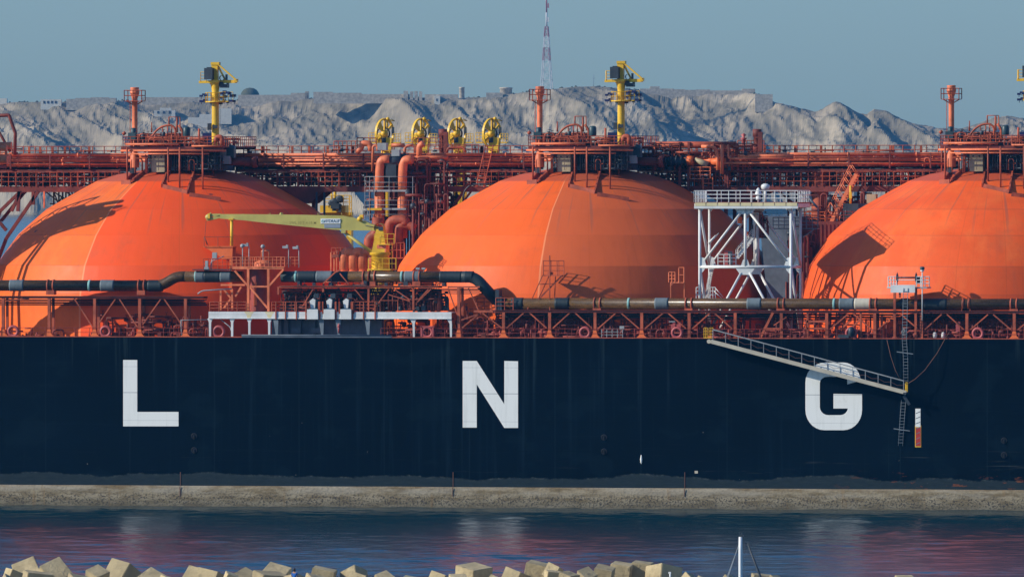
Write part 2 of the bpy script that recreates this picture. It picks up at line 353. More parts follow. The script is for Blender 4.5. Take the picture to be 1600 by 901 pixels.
def m_conc():
    t = NT('breakwater_concrete'); n = t.noise((.5,.5,.5), 6, .65); n2 = t.noise((6,6,6), 4, .7, (2,2,2)); n3 = t.noise((1.6,1.6,1.6), 4, .6, (5,2,2))
    c = t.mix(t.ramp(n, .3, .7), (.38,.305,.17), (.62,.50,.285)); c = t.mix(t.math('MULTIPLY', t.ramp(n2, .55, .7), .4), c, (.20,.18,.13)); c = t.mix(t.math('MULTIPLY', t.ramp(n3, .58, .7), .4), c, (.22,.20,.14))
    oi = t.n('ShaderNodeObjectInfo'); c = t.mix(t.math('MULTIPLY', oi.outputs['Random'], .5), c, (.20,.175,.115)); v = t.vor((.9,.9,.9)); c = t.mix(t.math('MULTIPLY', t.math('SUBTRACT', 1.0, t.ramp(v, .10, .24)), .4), c, (.14,.125,.08))
    t.bump(t.math('ADD', n2, t.math('MULTIPLY', n3, 1.5)), .8, .09); return t.fin(c, .9, 0, .15)
M['conc'] = m_conc()
M['fort'] = paint('fort_stone', (.52,.45,.34), .9, .3, .3, (.3,.27,.2), spec=.1)
M['fortpale'] = paint('pale_fort_render', (.72,.68,.56), .9, .1, .15, (.5,.45,.35), spec=.1)
M['void'] = paint('dark_opening', (.05,.05,.06), .8, .1, 0)
M['scrub'] = paint('dry_scrub', (.08,.085,.045), .9, .3, 0, streak=False)

# ================================================================== SETTING
def grid_axes():
    hr = Vector((math.cos(TH), math.sin(TH), 0)); return hr, hf
HR, HF = grid_axes()
def camg(u, d, z): # u right of view axis, d metres ahead on the level, z height
    return Vector((cam_loc.x, cam_loc.y, 0)) + HR*u + HF*d + Vector((0,0,z))
# sea
def sea_sheet():
    u0, u1, d0, d1 = -66.0, 66.0, 1090.0, 1322.0; nu, nd = 400, 640
    U, D = np.meshgrid(np.linspace(u0, u1, nu), np.linspace(d0, d1, nd)); Hh = np.zeros_like(U); rs = np.random.RandomState(7)
    for i in range(90):
        lam = .75*(14/.75)**rs.rand(); th = rs.normal(1.35, .55); kk = 2*math.pi/lam; a = SLOPE*lam/(2*math.pi)*math.sqrt(2/90)*(1.25 if lam < 4 else .8)
        ph = rs.rand()*2*math.pi; wob = .6*np.sin(U*.05*(i%7+1)+D*.03*(i%5)+i)
        Hh += a*np.sin(kk*(U*math.cos(th)+D*math.sin(th))+ph+wob)
    gust = .8+.35*np.sin(U*.045+np.sin(D*.02)*1.7)*np.sin(D*.031+1)
    e = np.minimum.reduce([(U-u0)/3, (u1-U)/3, (D-d0)/3, (d1-D)/3, np.ones_like(U)]); Hh *= np.clip(e, 0, 1)*gust
    bx, by = cam_loc.x, cam_loc.y
    Xs = bx+HR.x*U+HF.x*D; Ys = by+HR.y*U+HF.y*D
    vv = np.stack([Xs.ravel(), Ys.ravel(), Hh.ravel()], 1)
    idx = np.arange(nu*nd).reshape(nd, nu); fq = np.stack([idx[:-1,:-1].ravel(), idx[:-1,1:].ravel(), idx[1:,1:].ravel(), idx[1:,:-1].ravel()], 1)
    ex = [camg(-3000,-600,0), camg(3000,-600,0), camg(3000,9800,0), camg(-3000,9800,0), camg(u0,d0,0), camg(u1,d0,0), camg(u1,d1,0), camg(u0,d1,0)]
    b = len(vv); vv = np.vstack([vv, np.array([tuple(p) for p in ex])])
    fo = [(b,b+1,b+5,b+4),(b+1,b+2,b+6,b+5),(b+2,b+3,b+7,b+6),(b+3,b,b+4,b+7)]
    me = bpy.data.meshes.new('water'); allf = [tuple(map(int,f)) for f in fq]+fo
    me.from_pydata(vv.tolist(), [], allf); me.polygons.foreach_set('use_smooth', [True]*len(allf)); me.update(); me.materials.append(M['water'])
    o = bpy.data.objects.new('water', me); C.objects.link(o); return o
SLOPE = .085
sea = sea_sheet(); tag(sea, 'dark rippled harbour water along the ship', 'sea', kind='structure')
# island: height field, skyline read from the photograph
DI = 7570.0; SI = FPX/DI
sky_px = [(-400,190),(-150,175),(0,161),(20,158),(60,158),(100,158),(120,157),(170,156),(200,155),(225,157),(322,158),(360,156),(375,155),(480,153),(495,151),(560,151),(640,152),(720,152),(760,151),(800,146),(850,140),(900,135),(945,134),(975,137),(1010,141),(1080,144),(1150,145),(1170,143),(1190,149),(1207,159),(1230,164),(1267,174),(1276,175),(1294,165),(1307,159),(1325,167),(1340,176),(1355,180),(1365,172),(1385,174),(1402,184),(1425,194),(1465,202),(1500,203),(1530,193),(1557,184),(1575,182),(1600,187),(1700,195),(1850,215),(2000,230)]
sx = np.array([(p[0]-800)/SI for p in sky_px]); sz = np.array([HC + (240-p[1])/SI for p in sky_px])
us = np.concatenate([np.linspace(-2500, -408, 150), np.linspace(-400, 400, 760), np.linspace(408, 2500, 150)]); NU = len(us); vsd = np.concatenate([np.linspace(-60, 190, 190), np.linspace(194, 420, 40)])
crest = np.interp(us, sx, sz)
for i_, u_ in enumerate(us):
    if abs(u_) > 400: q_ = min(1, (abs(u_)-400)/150); crest[i_] = crest[i_]*(1-q_) + q_*(48 + 26*noise.fractal(Vector((u_*.004, 3.3, 1)), 1.0, 2.0, 5) - max(0, abs(u_)-1900)*.07)
def fbm(p, o=5): return noise.fractal(p, 1.0, 2.0, o)
verts = []; 
for j, v in enumerate(vsd):
    for i, u in enumerate(us):
        wx = u + 26*noise.noise(Vector((u*.006, v*.006, 3.1))); wv = v + 22*noise.noise(Vector((u*.008, v*.008, 9.7)))
        # gullies run down the slope, slanting
        g = noise.ridged_multi_fractal(Vector((wx*.013 + wv*.008, wv*.0055, 1.7)), .9, 2.1, 6, 1.0, 2.0)
        g2 = noise.ridged_multi_fractal(Vector((u*.045+wv*.02, v*.03, 5.2)), .8, 2.1, 5, 1.0, 2.0)
        n = fbm(Vector((wx*.009, wv*.009, .5)), 6)
        T = 150.0
        sp = noise.ridged_multi_fractal(Vector((wx*.0055+wv*.0035+3.3, wv*.002, 4.4)), 1.0, 2.1, 3, 1.0, 2.0)
        t = (v + 18*n + 14*(g-1.0) + 74*(sp-1.15))/T
        t = max(-.4, min(1.15, t))
        if t <= 0: hgt = t*10
        elif t < 1:
            hgt = (0.30*min(1, t/.12) + 0.52*(max(0, t-.12)/.88)**.85 + .18*(max(0,(t-.55)/.45))**1.5)
            hgt = min(hgt, 1)
        else: hgt = 1.0
        c = crest[i]
        z = c*hgt if t > 0 else hgt
        if 0 < t: z += ((g2-1.0)*2.3 + 2.6*(.25-abs(noise.noise(Vector((wx*.10+wv*.03, v*.05, 8)))))+2.0*(.25-abs(noise.noise(Vector((u*.21, v*.12, 6))))))*min(1, t*6)*(1 - min(1, max(0,(t-.85)/.15))*.55) + 2.5*n*min(1, t*5)*(1-min(1, t))
        rocky = max(0, min(1, (u-130)/60))
        z = min(z, max(c, 1.0) + (.4 + (.5+2.2*rocky)*noise.noise(Vector((u*.12, v*.05, 2))) + rocky*1.2*noise.noise(Vector((u*.35, v*.1, 7)))))
        if v > 300: z = z - (v-300)*.25
        p = camg(u*(DI+v)/DI if v > 0 else u, DI+v, z); verts.append(p)
faces = [(j*NU+i, j*NU+i+1, (j+1)*NU+i+1, (j+1)*NU+i) for j in range(len(vsd)-1) for i in range(NU-1)]
mb = MB(); mb.v = [tuple(p) for p in verts]; mb.f = faces; mb.sm = [False]*len(faces)
isl = mb.build('island_hills', M['rock']); tag(isl, 'pale limestone island with gullied cliffs behind the ship', 'hills', kind='structure')
TV = np.array([tuple(p) for p in verts]).reshape(len(vsd), NU, 3)
DROW = DI + np.maximum(vsd, 0)
def hit(px, py):      # level distance at which the sight line through a photo pixel meets the island
    best = None
    for j in range(len(vsd)):
        D = DROW[j]; u = (px-800)*DI/FPX; i = min(NU-1, int(np.searchsorted(us, u)))
        zz_ = HC + (240-py)*D/FPX
        if TV[j,i,2] >= zz_: return vsd[j]
    return None
def crest_d(px):
    u = (px-800)*DI/FPX; i = min(NU-1, int(np.searchsorted(us, u)))
    el = (TV[:,i,2]-HC)/(DI+np.maximum(vsd,0)); return vsd[int(np.argmax(el))]
def ipt(px, py, d=0): # a point on/above the island at photo pixel, d metres behind the crest line
    D = DI + d; return camg((px-800)*D/FPX, D, HC + (240-py)*D/FPX + 0.0)
def iblock(mbx, x0, x1, y0, y1, d=150, dep=12, skew=0):
    a = ipt(x0, y1, d); b = ipt(x1, y0, d); n = HF*dep
    lo = a.z-4; A = [Vector((a.x,a.y,lo)), Vector((b.x,b.y,lo)), Vector((b.x,b.y,b.z)), Vector((a.x,a.y,b.z+skew))]
    mbx.add(A+[p+n for p in A], [(0,1,2,3),(7,6,5,4),(0,4,5,1),(1,5,6,2),(2,6,7,3),(3,7,4,0)])
def fort(name, label, cat, walls, mat='fort', d=150, dep=14, windows=(), extra=None, group=None):
    hs = [hit((a[0]+a[1])/2, a[3]-1) for a in walls]; hs = [(h if h is not None else crest_d((a[0]+a[1])/2)) for h, a in zip(hs, walls)]
    d = min(hs) - 3
    c = ipt(sum((a[0]+a[1])/2 for a in walls)/len(walls), 150, d); t = thing(name, label, cat, (c.x, c.y, c.z-2), group)
    mw = MB()
    for a in walls: iblock(mw, *a, d=d, dep=dep)
    mw.build('wall', M[mat], t)
    for (x0,x1,y0,y1) in windows:
        mv = MB(); a = ipt(x0, y1, d-.15); b = ipt(x1, y0, d-.15); nn = HF*.1
        A = [a, Vector((b.x,b.y,a.z)), b, Vector((a.x,a.y,b.z))]
        mv.add(A+[p+nn for p in A], [(0,1,2,3),(7,6,5,4),(0,4,5,1),(1,5,6,2),(2,6,7,3),(3,7,4,0)]); mv.build('window', M['void'], t)
    return t
fort('stone_hut', 'small square stone hut at the far left end of the island skyline', 'building', [(-14,11,153,160)], 'fortpale', 140)
fort('stone_building', 'long low white building with dark openings on the skyline left of the first vent mast', 'building', [(64,96,154.5,164)], 'fortpale', 150, windows=[(68,71,157,161),(74,77,157,161),(80,83,157,161),(86,89,157,161)])
fort('ruined_wall', 'broken pale wall with uneven top between the low white building and the first vent mast', 'wall', [(104,118,154,162),(118,142,152.5,162),(142,170,151.5,160),(170,182,152.5,158)], 'fort', 160)
fort('rampart_wall', 'long level rampart between the first orange vent mast and the yellow crane column', 'wall', [(222,322,151.5,160)], 'fort', 168, 16)
fort('ruined_barracks', 'roofless barracks with a row of dark windows below the rampart', 'building', [(241,274,172,179),(250,268,168,176)], 'fortpale', 90, 10, windows=[(246,249,173,177),(255,258,173,177),(264,267,173,177)])
fort('sloping_ramp_wall', 'sunlit sloping ramp wall behind the first yellow crane column', 'wall', [(294,312,183,192),(312,330,178,190),(330,362,169,184)], 'fortpale', 80, 8)
tt = fort('fort_bastion', 'large fort bastion with a domed top just right of the first yellow crane', 'fort', [(372,455,148,158),(455,482,145,157),(477,482.5,142.5,150)], 'fort', 150, 20)
mm = MB(); c = ipt(391, 149, crest_d(391)+4); mm.lathe(c, [(6.2,-1),(6,1.5),(4.5,3.6),(2.5,4.8),(0.01,5.2)], 16); mm.build('roof', M['scrub'], tt)
fort('battery_wall', 'long broken battery wall on the skyline right of the fort bastion', 'wall', [(490,520,143.5,152),(520,565,145,152),(565,640,147,152)], 'fort', 150, 14)
fort('gun_casemates', 'row of small square casemates on the skyline above the loading arms', 'building', [(631,638,142,152),(641,646,143,152),(648,653,142.5,152),(655,660,143,152),(664,716,147.5,153)], 'fort', 150, 8)
fort('guard_house', 'lone square guard house below the skyline above the third loading arm', 'building', [(679,688,150,162)], 'fortpale', 130, 8, windows=[(682,684,154,158)])
t = thing('water_tower', 'slim round stone tower on the skyline left of the radio mast', 'tower', ipt(722,150,150)); mm = MB(); c = ipt(722, 150, crest_d(722))
mm.lathe(c, [(1.75,-4),(1.75,5),(1.95,5.1),(1.95,5.7),(.01,5.75)], 14); mm.build('wall', M['fort'], t)
t = thing('round_battery', 'squat round white battery tower with a lower wing just left of the radio mast', 'tower', ipt(790,150,150)); mm = MB(); c = ipt(791, 152, crest_d(791)-2)
mm.lathe(c, [(4.4,-6),(3.9,5.4),(4.3,5.5),(4.3,6.3),(.01,6.5)], 20); mm.build('wall', M['fort'], t)
mm = MB(); iblock(mm, 760, 786, 145, 156, crest_d(775)-2, 10); mm.build('wing', M['fort'], t)
fort('citadel_wall', 'high citadel wall with square bastions on the skyline right of the second yellow crane', 'wall', [(1000,1016,139,145),(1016,1031,135.5,145),(1031,1053,139,146),(1053,1071,140,149),(1071,1088,141,147),(1088,1110,140.5,149),(1110,1160,142,148),(1160,1180,139.5,146)], 'fort', 150, 14)
fort('hilltop_fort', 'square stone fort at the right end of the citadel ridge', 'fort', [(1180,1207.5,148,166)], 'fort', 145, 14)
# bushes and small posts on the skyline
rng = random.Random(5)
mb = MB()
for i in range(170):
    px = rng.uniform(0, 1200); D = DI+crest_d(px); i_ = min(NU-1, int(np.searchsorted(us, (px-800)*DI/FPX))); j_ = int(np.argmin(abs(vsd-(D-DI))))
    p = camg((px-800)*D/FPX, D, TV[j_,i_,2]); r = rng.uniform(.4, 1.0)
    mb.lathe(p, [(r*.9,-.4),(r*rng.uniform(.8,1.2),r*.3),(r*.6,r*.75),(.02,r*.95)], 7, smooth=False)
o = mb.build('scrub', M['scrub']); tag(o, 'low dry bushes along the island crest', 'scrub', kind='stuff')
# radio mast on the island
def radio_mast():
    D = DI+150; b = ipt(854.5, 138, 150); t = thing('radio_mast', 'tall red and white lattice radio mast on the island skyline', 'mast', b)
    s = D/FPX; secs = [(140,95,11.5,7.5,'w'),(95,75,7.5,6,'r'),(75,58,6,4.8,'w'),(58,42,4.8,3.2,'r'),(42,20,1.4,1.2,'w'),(20,-14,1.2,1.0,'r'),(-14,-36,.7,.6,'w')]
    red = paint('aviation_red', (.34,.12,.14), .6, .1, 0); wh = paint('aviation_white', (.6,.6,.6), .6, .1, 0)
    for (y0,y1,h0,h1,cc) in secs:
        z0 = HC+(240-y0)*s; z1 = HC+(240-y1)*s; a0 = h0*s; a1 = h1*s; mm = MB(); n = max(2, int((z1-z0)/(a0*1.3)))
        cs = [(-1,-1),(1,-1),(1,1),(-1,1)]
        if h0 < 2: n = 1; mm.tube([Vector((b.x,b.y,z0)), Vector((b.x,b.y,z1))], a0, 8); mm.box((b.x+.7,b.y-.3,z0+3),(b.x+1.5,b.y+.3,z0+6))
        for i in range(n):
            if h0 < 2: break
            q0 = i/n; q1 = (i+1)/n; w0 = a0+(a1-a0)*q0; w1 = a0+(a1-a0)*q1; za = z0+(z1-z0)*q0; zb = z0+(z1-z0)*q1
            for kx in range(4):
                p = cs[kx]; r = cs[(kx+1)%4]
                A = Vector((b.x+p[0]*w0*.72, b.y+p[1]*w0*.72, za)); B = Vector((b.x+p[0]*w1*.72, b.y+p[1]*w1*.72, zb))
                C2 = Vector((b.x+r[0]*w1*.72, b.y+r[1]*w1*.72, zb)); A2 = Vector((b.x+r[0]*w0*.72, b.y+r[1]*w0*.72, za))
                mm.tube([A,B], .20, 4, False); mm.tube([A,C2], .10, 4, False); mm.tube([A2,B], .10, 4, False); mm.tube([B,C2], .12, 4, False)
        mm.build('mast_section', red if cc == 'r' else wh, t)
radio_mast()
t = thing('small_antenna', 'thin bare antenna pole on the skyline left of the second yellow crane', 'antenna', ipt(928,134,150)); mm = MB(); b = ipt(928,136,150)
mm.tube([b, b+Vector((0,0,8))], .13, 5); mm.tube([b+Vector((-.9,0,5.5)), b+Vector((.9,0,5.5))], .1, 4); mm.build('pole', M['grey'], t)

# ================================================================== SHIP
ship = thing('gas_carrier', 'huge gas carrier with orange domes, navy hull and the white letters L N G', 'ship', (0,0,0))
ZD = Z(528, 0)            # deck edge height
Y_F = 48.0
def S(mb, name, mat, parent=ship, bevel=0):
    o = mb.build(name, M[mat], parent, bevel)
    if name in ('pipework','valve','branch_pipe'): o['kind'] = 'stuff'
    return o
# hull body with shaped ends, outside the picture both ends taper
outl = [(-150,24),(-142,12),(-128,4),(-108,0),(105,0),(122,3),(136,10),(146,20),(150,24),(146,28),(136,38),(122,45),(105,48),(-108,48),(-128,44),(-142,36)]
mb = MB(); n = len(outl); zs = [-6, ZD]
vs_ = [(x, y, z) for z in zs for x, y in outl]
mb.add(vs_, [(i, (i+1)%n, (i+1)%n+n, i+n) for i in range(n)] + [tuple(range(n,2*n)), tuple(reversed(range(n)))])
S(mb, 'hull', 'hull')
mb = MB(); NX = 420; zb = Z(761, 0); xs = np.linspace(-108, 105, NX); prof = []
for i, x in enumerate(xs):
    wob = .05*noise.noise(Vector((x*.25, 0, 1))); tw = .10*noise.noise(Vector((x*.12, 3, 1)))
    for (yy, zz) in ((-.004, zb+.02+tw*.3), (-.10-wob, zb-.06+tw*.3), (-.16-wob, zb-.5), (-.20, .9), (-.20-wob, .2), (-.14, -.5), (-.004, -.6)):
        mb.v.append((x, yy, zz))
for i in range(NX-1):
    for j in range(6): mb.f.append((i*7+j, (i+1)*7+j, (i+1)*7+j+1, i*7+j+1)); mb.sm.append(True)
o = S(mb, 'waterline_growth', 'foul'); o['label'] = 'tan barnacle covered band along the waterline'
# deck
mb = MB(); mb.box((-107,.25,ZD+.004),(104,47.7,ZD+.03)); S(mb, 'main_deck', 'deckred')
mb = MB(); mb.box((-107,.02,ZD+.004),(104,.12,ZD+.10)); S(mb, 'deck_edge_bar', 'red')
# hull letters
def pz(px, py): q = P(px, py, 0); return (q.x, q.z)
def letter(poly, nm): mb = MB(); mb.prism([pz(a,b) for a,b in poly], -.03, .005); o = S(mb, 'hull_letter', 'letter'); o['label'] = nm; return o
letter([(192.5,562),(214.5,562),(214.5,643),(279,643),(279,665.5),(192.5,665.5)], 'white letter L')
letter([(723,563.5),(745,563.5),(788,631),(788,563.5),(809.5,564),(809.5,668),(788,668),(745,600),(745,667.5),(723,667.5)], 'white letter N')
def arc(cx, cy, rx, ry, a0, a1, n=7): return [(cx+rx*math.cos(R_(a0+(a1-a0)*i/n)), cy-ry*math.sin(R_(a0+(a1-a0)*i/n))) for i in range(n+1)]
G = [(1324,600)] + [(1324,598)] + arc(1316,597,9,9,30,90,3) + arc(1293,598,12,10,90,180,4) + arc(1294,635,13,13,180,270,5) + arc(1313,636,12,12,270,352,4) + [(1302.3,637.7),(1302.3,614.8),(1347,615.5)] + arc(1318,640,29,31.5,0,-90,7)+ arc(1288,640,29.5,31.5,270,180,7) + arc(1289,597,30.5,31,180,90,7) + arc(1318,597,27,31,90,5,7)
letter(G, 'white letter G')
# pilot mark, bollard recesses, rust pins
mb = MB(); mb.prism([pz(1429.8,664),pz(1439.2,664),pz(1439.2,698),pz(1429.8,698)], -.015, .005); S(mb, 'boarding_mark', 'yellow')
mb = MB(); mb.prism([pz(1430.3,638),pz(1438.3,638),pz(1438.3,666.5),pz(1430.3,666.5)], -.03, .0); S(mb, 'boarding_mark_top', 'letter')
mb = MB(); mb.prism([pz(1430.8,667.5),pz(1438.6,667.5),pz(1438.6,696.5),pz(1430.8,696.5)], -.03, .0); o = S(mb, 'boarding_mark_bottom', 'pink'); o.data.materials[0] = paint('mark_red', (.42,.03,.02), .5, .2, .1)
mb = MB()
for i in range(7):
    y = 642+i*8; mb.prism([pz(1431,y+3),pz(1438,y),pz(1438,y+1.2),pz(1431,y+4.2)], -.036, -.025)
S(mb, 'boarding_mark_stripe', 'greywrap')
for (x, y) in ((303.5,681),(303.5,703),(944,683),(944,705),(1569,688),(1569,710.5)):
    mb = MB(); c = P(x, y, 0); mb.torus((c.x, -.02, c.z), .30, .05, 'y', 18, 6); mb.cbox((c.x,-.09,c.z-.08),(.09,.16,.5)); mb.lathe((c.x,0,c.z), [(.28,-.02),(.01,-.021)], 16, 'y'); S(mb, 'recessed_bollard', 'navydark')
for x in (282, 708, 1070):
    mb = MB(); c = P(x, 737, 0); e = P(x, 775, 0); mb.box((c.x-.04,-.24,e.z),(c.x+.04,-.19,Z(762,0))); mb.box((c.x-.04,-.05,Z(763,0)),(c.x+.04,-.002,c.z)); S(mb, 'draught_pipe', 'rope')
mb = MB(); c = P(1002,717,0); mb.lathe((c.x,-.01,c.z), [(.01,-.5),(.10,-.35),(.13,0),(.06,.4),(.01,.5)], 10); o = S(mb, 'discharge_flap', 'letter')
mb = MB(); c = P(1088,737,0); mb.cbox((c.x,-.03,c.z),(.35,.05,.28)); S(mb, 'paint_chip', 'gang')

# ---------------- domes
YC = 24.0
X1 = X(283, YC); X2 = X(914, YC); DX = X2 - X1
sD = FPX/((Vector((X2,YC,30))-cam_loc).dot(F))
profile = [(8,262),(60,265),(100,272),(132,282),(211,326),(256,366),(290,413),(303,456),(305,470),(305,528)]
az0 = 13.0     # camera side of the dome is turned this far from the ship's side
def dome(cx, mat):
    NA = 96; mb = MB(); ring = []
    prof = [(r/sD, Z(y, YC, 914)) for r, y in profile]
    pr = []
    for i in range(len(prof)-1):
        a, b = prof[i], prof[i+1]; pr += [(a, True)]
        sub = 3 if 3 <= i <= 6 else 1
        for q_ in range(1, sub):
            t = q_/sub; r = a[0]+(b[0]-a[0])*t; z = a[1]+(b[1]-a[1])*t; bul = .025*math.sin(math.pi*t)
            pr.append(((r+bul*.8, z+bul), False))
    pr.append((prof[-1], True))
    vs, fs = [], []
    for (r, z), s_ in pr:
        for k_ in range(NA):
            a = 2*math.pi*k_/NA; vs.append((cx+r*math.sin(a), YC-r*math.cos(a), z))
    for i in range(len(pr)-1):
        for k_ in range(NA): fs.append((i*NA+k_, i*NA+(k_+1)%NA, (i+1)*NA+(k_+1)%NA, (i+1)*NA+k_))
    mb.add(vs, fs, True)
    mb.f.append(tuple(range(NA))); mb.sm.append(False)
    o = mb.build('tank_dome', mat, ship)
    sharp = {i for i, (_, s_) in enumerate(pr) if s_}
    me = o.data
    for e in me.edges:
        a, b = e.vertices
        if a//NA == b//NA and a//NA in sharp: e.use_edge_sharp = True
    return o
A_ = az0
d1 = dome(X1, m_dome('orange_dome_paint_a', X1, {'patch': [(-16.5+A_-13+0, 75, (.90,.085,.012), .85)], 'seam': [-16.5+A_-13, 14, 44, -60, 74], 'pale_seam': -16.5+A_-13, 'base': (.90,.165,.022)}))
d2 = dome(X2, m_dome('orange_dome_paint_b', X2, {'patch': [(-60, -1, (.92,.125,.014), .6), (-1, 120, (.60,.115,.032), .78)], 'seam': [-1, 14, 29, 44, 59, -31], 'pale_seam': -1, 'base': (.90,.152,.018)}))  # dull right sector carries the shaded side in its colour
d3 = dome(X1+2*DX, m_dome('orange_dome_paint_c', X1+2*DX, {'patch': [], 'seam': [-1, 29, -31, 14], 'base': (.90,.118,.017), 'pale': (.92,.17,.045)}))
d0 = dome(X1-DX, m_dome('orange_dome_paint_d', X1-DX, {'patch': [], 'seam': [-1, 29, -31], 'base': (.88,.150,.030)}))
d1['label'] = 'orange tank dome on the left, its right half redder'; d2['label'] = 'middle orange tank dome, duller right of its pale seam'; d3['label'] = 'bright orange tank dome on the right'; d0['label'] = 'orange tank dome out of sight to the left'
# ---------------- dome-top platforms, built for dome 1 then copied
rng = random.Random(11)
def clutter(mp, mv, x0, x1, y0, y1, z0, z1, n, rr=(.05,.16), rg=rng):
    for _ in range(n):
        x = rg.uniform(x0, x1); y = rg.uniform(y0, y1); z = rg.uniform(z0, z1); r = rg.uniform(*rr); k_ = rg.random()
        if k_ < .30:
            L = rg.uniform(.6, 3.2); xe = min(x1, x+L); mp.tube([(x,y,z),(xe,y,z)], r, 6)
            if rg.random() < .5: mv.lathe((x+(xe-x)*.5,y,z), [(r*1.9,-.05),(r*1.9,.05)], 8, 'x')
        elif k_ < .55:
            mp.tube([(x,y,z0),(x,y,z0+(z1-z0)*rg.uniform(.4,1))], r*.8, 6)
        elif k_ < .72:
            zt = z0+(z1-z0)*rg.uniform(.5,1.0); w_ = rg.uniform(.5,1.8); xe = min(x1, x+w_); mp.bent([(x,y,z0),(x,y,zt),(xe,y,zt),(xe,y,z0)], r*.8, .35, 6, 3)
        elif k_ < .90:
            mv.lathe((x,y,z), [(r*1.2,-.25),(r*1.8,-.2),(r*1.8,.2),(r*1.2,.25)], 8, rg.choice('xz')); mv.tube([(x,y,z),(x,y,z+.5)], .03, 4); mv.torus((x,y,z+.5), .17, .03, 'z', 8, 4)
        else:
            s_ = rg.uniform(.2,.5); mv.cbox((x,y,z0+s_*.6),(s_,s_,s_*1.2))
def top_platform():
    B = Vector((X1, YC, 0)); parts = []
    def bl(mb, name, mat, parent=None):
        if parent is None:
            o = mb.build(name, M[mat], None, base=B); o.parent = ship; o.location = B; parts.append(o)
        else:
            o = mb.build(name, M[mat], None, base=B); o.location = (0,0,0); o.parent = parent
        return o
    q = lambda px, py, Y: P(px, py, Y)
    zt = Z(229, 20, 280); zl = Z(234, 20, 280)
    xa, xb = X(196, 17), X(352, 17)
    mb = MB(); mb.box((xa,16,zt-.14),(xb,31,zt)); mb.box((xa,15.9,zt-.35),(xb,16.0,zt+.02)); mb.box((xa,31,zt-.35),(xb,31.1,zt+.02))
    for i in range(7): y = 16.3+i*2.4; mb.box((xa+.05,y,zt-.34),(xb-.05,y+.12,zt-.145))
    plat = bl(mb, 'dome_platform', 'darkred')
    mb = MB(); mb.tube([(xa-.2,15.8,zl-.1),(xb+.4,15.8,zl-.1)], .11, 8); mb.tube([(xa+1,15.6,zl-.45),(xb-1.5,15.6,zl-.45)], .08, 8); mb.tube([(xa+.4,15.7,zt+.25),(xa+6.5,15.7,zt+.25)], .12, 8); mb.tube([(xa+8,15.7,zt+.05),(xb,15.7,zt+.05)], .10, 8); bl(mb, 'edge_pipe', 'pipe', plat)
    mb = MB()
    mb.rail([(xa,16,zt),(xb,16,zt),(xb,31,zt),(xa,31,zt),(xa,16,zt)], 1.1, .9, .035, 3)
    bl(mb, 'railing', 'red', plat)
    # stilts and skids on the dome
    mb = MB()
    def dz(x, y): # height of the dome-1 cover at x,y
        r = math.hypot(x-X1, y-YC)*sD; return float(np.interp(r, [p[0] for p in profile], [Z(p[1], YC, 914) for p in profile]))
    for (px, Y) in ((199,15.5),(211,19),(263,14.5),(281,13.6),(317,14.2),(333,19),(268,19),(300,18),(345,24),(352,28),(205,27),(240,30),(330,31)):
        x = X(px, Y); mb = MB(); mb.tube([(x,Y,dz(x,Y)-.1),(x,Y,zt-.1)], .10 if Y < 20 else .09, 8); bl(mb, 'stilt', 'red', plat)
    mb = MB()
    for (pa, Ya, pb_, Yb) in ((199,15.5,212,19.5),(190,15.0,205,14.6),(208,14.8,228,18.5),(255,13.2,293,12.6),(296,12.2,345,12.8),(293,12.6,303,17.5),(253,13.2,262,18)):
        a = (X(pa,Ya), Ya); b = (X(pb_,Yb), Yb); mb = MB(); mb.beam((a[0],a[1],dz(*a)+.2),(b[0],b[1],dz(*b)+.2), .18, .5); bl(mb, 'skid_beam', 'red', plat)
    # central trunk of the tank, dark below the platform
    mb = MB(); mb.lathe((X1+1.2, YC, dz(X1,YC)-.3), [(4.9,0),(4.9,2.2),(4.4,2.3),(4.4,3.0)], 28); mb.build
    for i in range(10):
        a = 2*math.pi*i/10; mb.cbox((X1+1.2+4.9*math.cos(a), YC+4.9*math.sin(a), dz(X1,YC)+.9),(.25,.25,1.9))
    mb.box((X(300,20),17.8,dz(X1,YC)-.2),(X(352,20),21,zt-.5))
    tr = bl(mb, 'tank_trunk', 'dark')
    mb = MB()
    for px in (277,288): c = q(px, 259, 17.0); mb.torus((c.x,17.9,c.z), .17, .05, 'y', 14, 6)
    bl(mb, 'sight_port', 'steel', tr)
    mb = MB(); a = q(237,266,16.8); b = q(257,241.5,16.8); mb.box((a.x,16.8,a.z-.2),(b.x,18.2,b.z)); mb.box((a.x-.05,16.72,b.z),(b.x+.05,18.28,b.z+.08))
    mb.box(((a.x+b.x)/2-.02,16.77,a.z),((a.x+b.x)/2+.02,16.8,b.z-.05)); cab = bl(mb, 'equipment_cabinet', 'beige')
    mb = MB()
    for px in (242,251.5): c = q(px,245.5,16.7); mb.lathe((c.x,16.76,c.z), [(.01,0),(.09,0),(.09,.05)], 10, 'y')
    bl(mb, 'lock', 'dark', cab)
    # pipework above platform
    mp = MB(); mv = MB()
    clutter(mp, mv, xa+.5, X(275,18), 16.3, 23, zt, zt+1.5, 170, (.04,.13))
    clutter(mp, mv, X(275,18), xb-.4, 16.3, 26, zt-.2, zt+1.0, 90, (.04,.12))
    md = MB(); clutter(md, md, X(262,18), xb-.4, 16.5, 18, dz(X1,17)+.4, zt-.4, 60, (.04,.12)); bl(md, 'insulated_pipework', 'dark', plat)['kind'] = 'stuff'
    clutter(mp, mv, xa+.3, X(235,18), 16.3, 20, dz(X1-5,17)+.6, zt-.4, 22, (.04,.12))
    clutter(mp, mv, X(262,18), xb-.4, 16.5, 18, dz(X1,17)+.4, zt-.4, 8, (.04,.08))
    mp.bent([q(236,216,17), q(243,205,17), q(254,197,17), q(268,195.5,17), q(274,201,17), q(275,222,17)], .12, .8, 8)
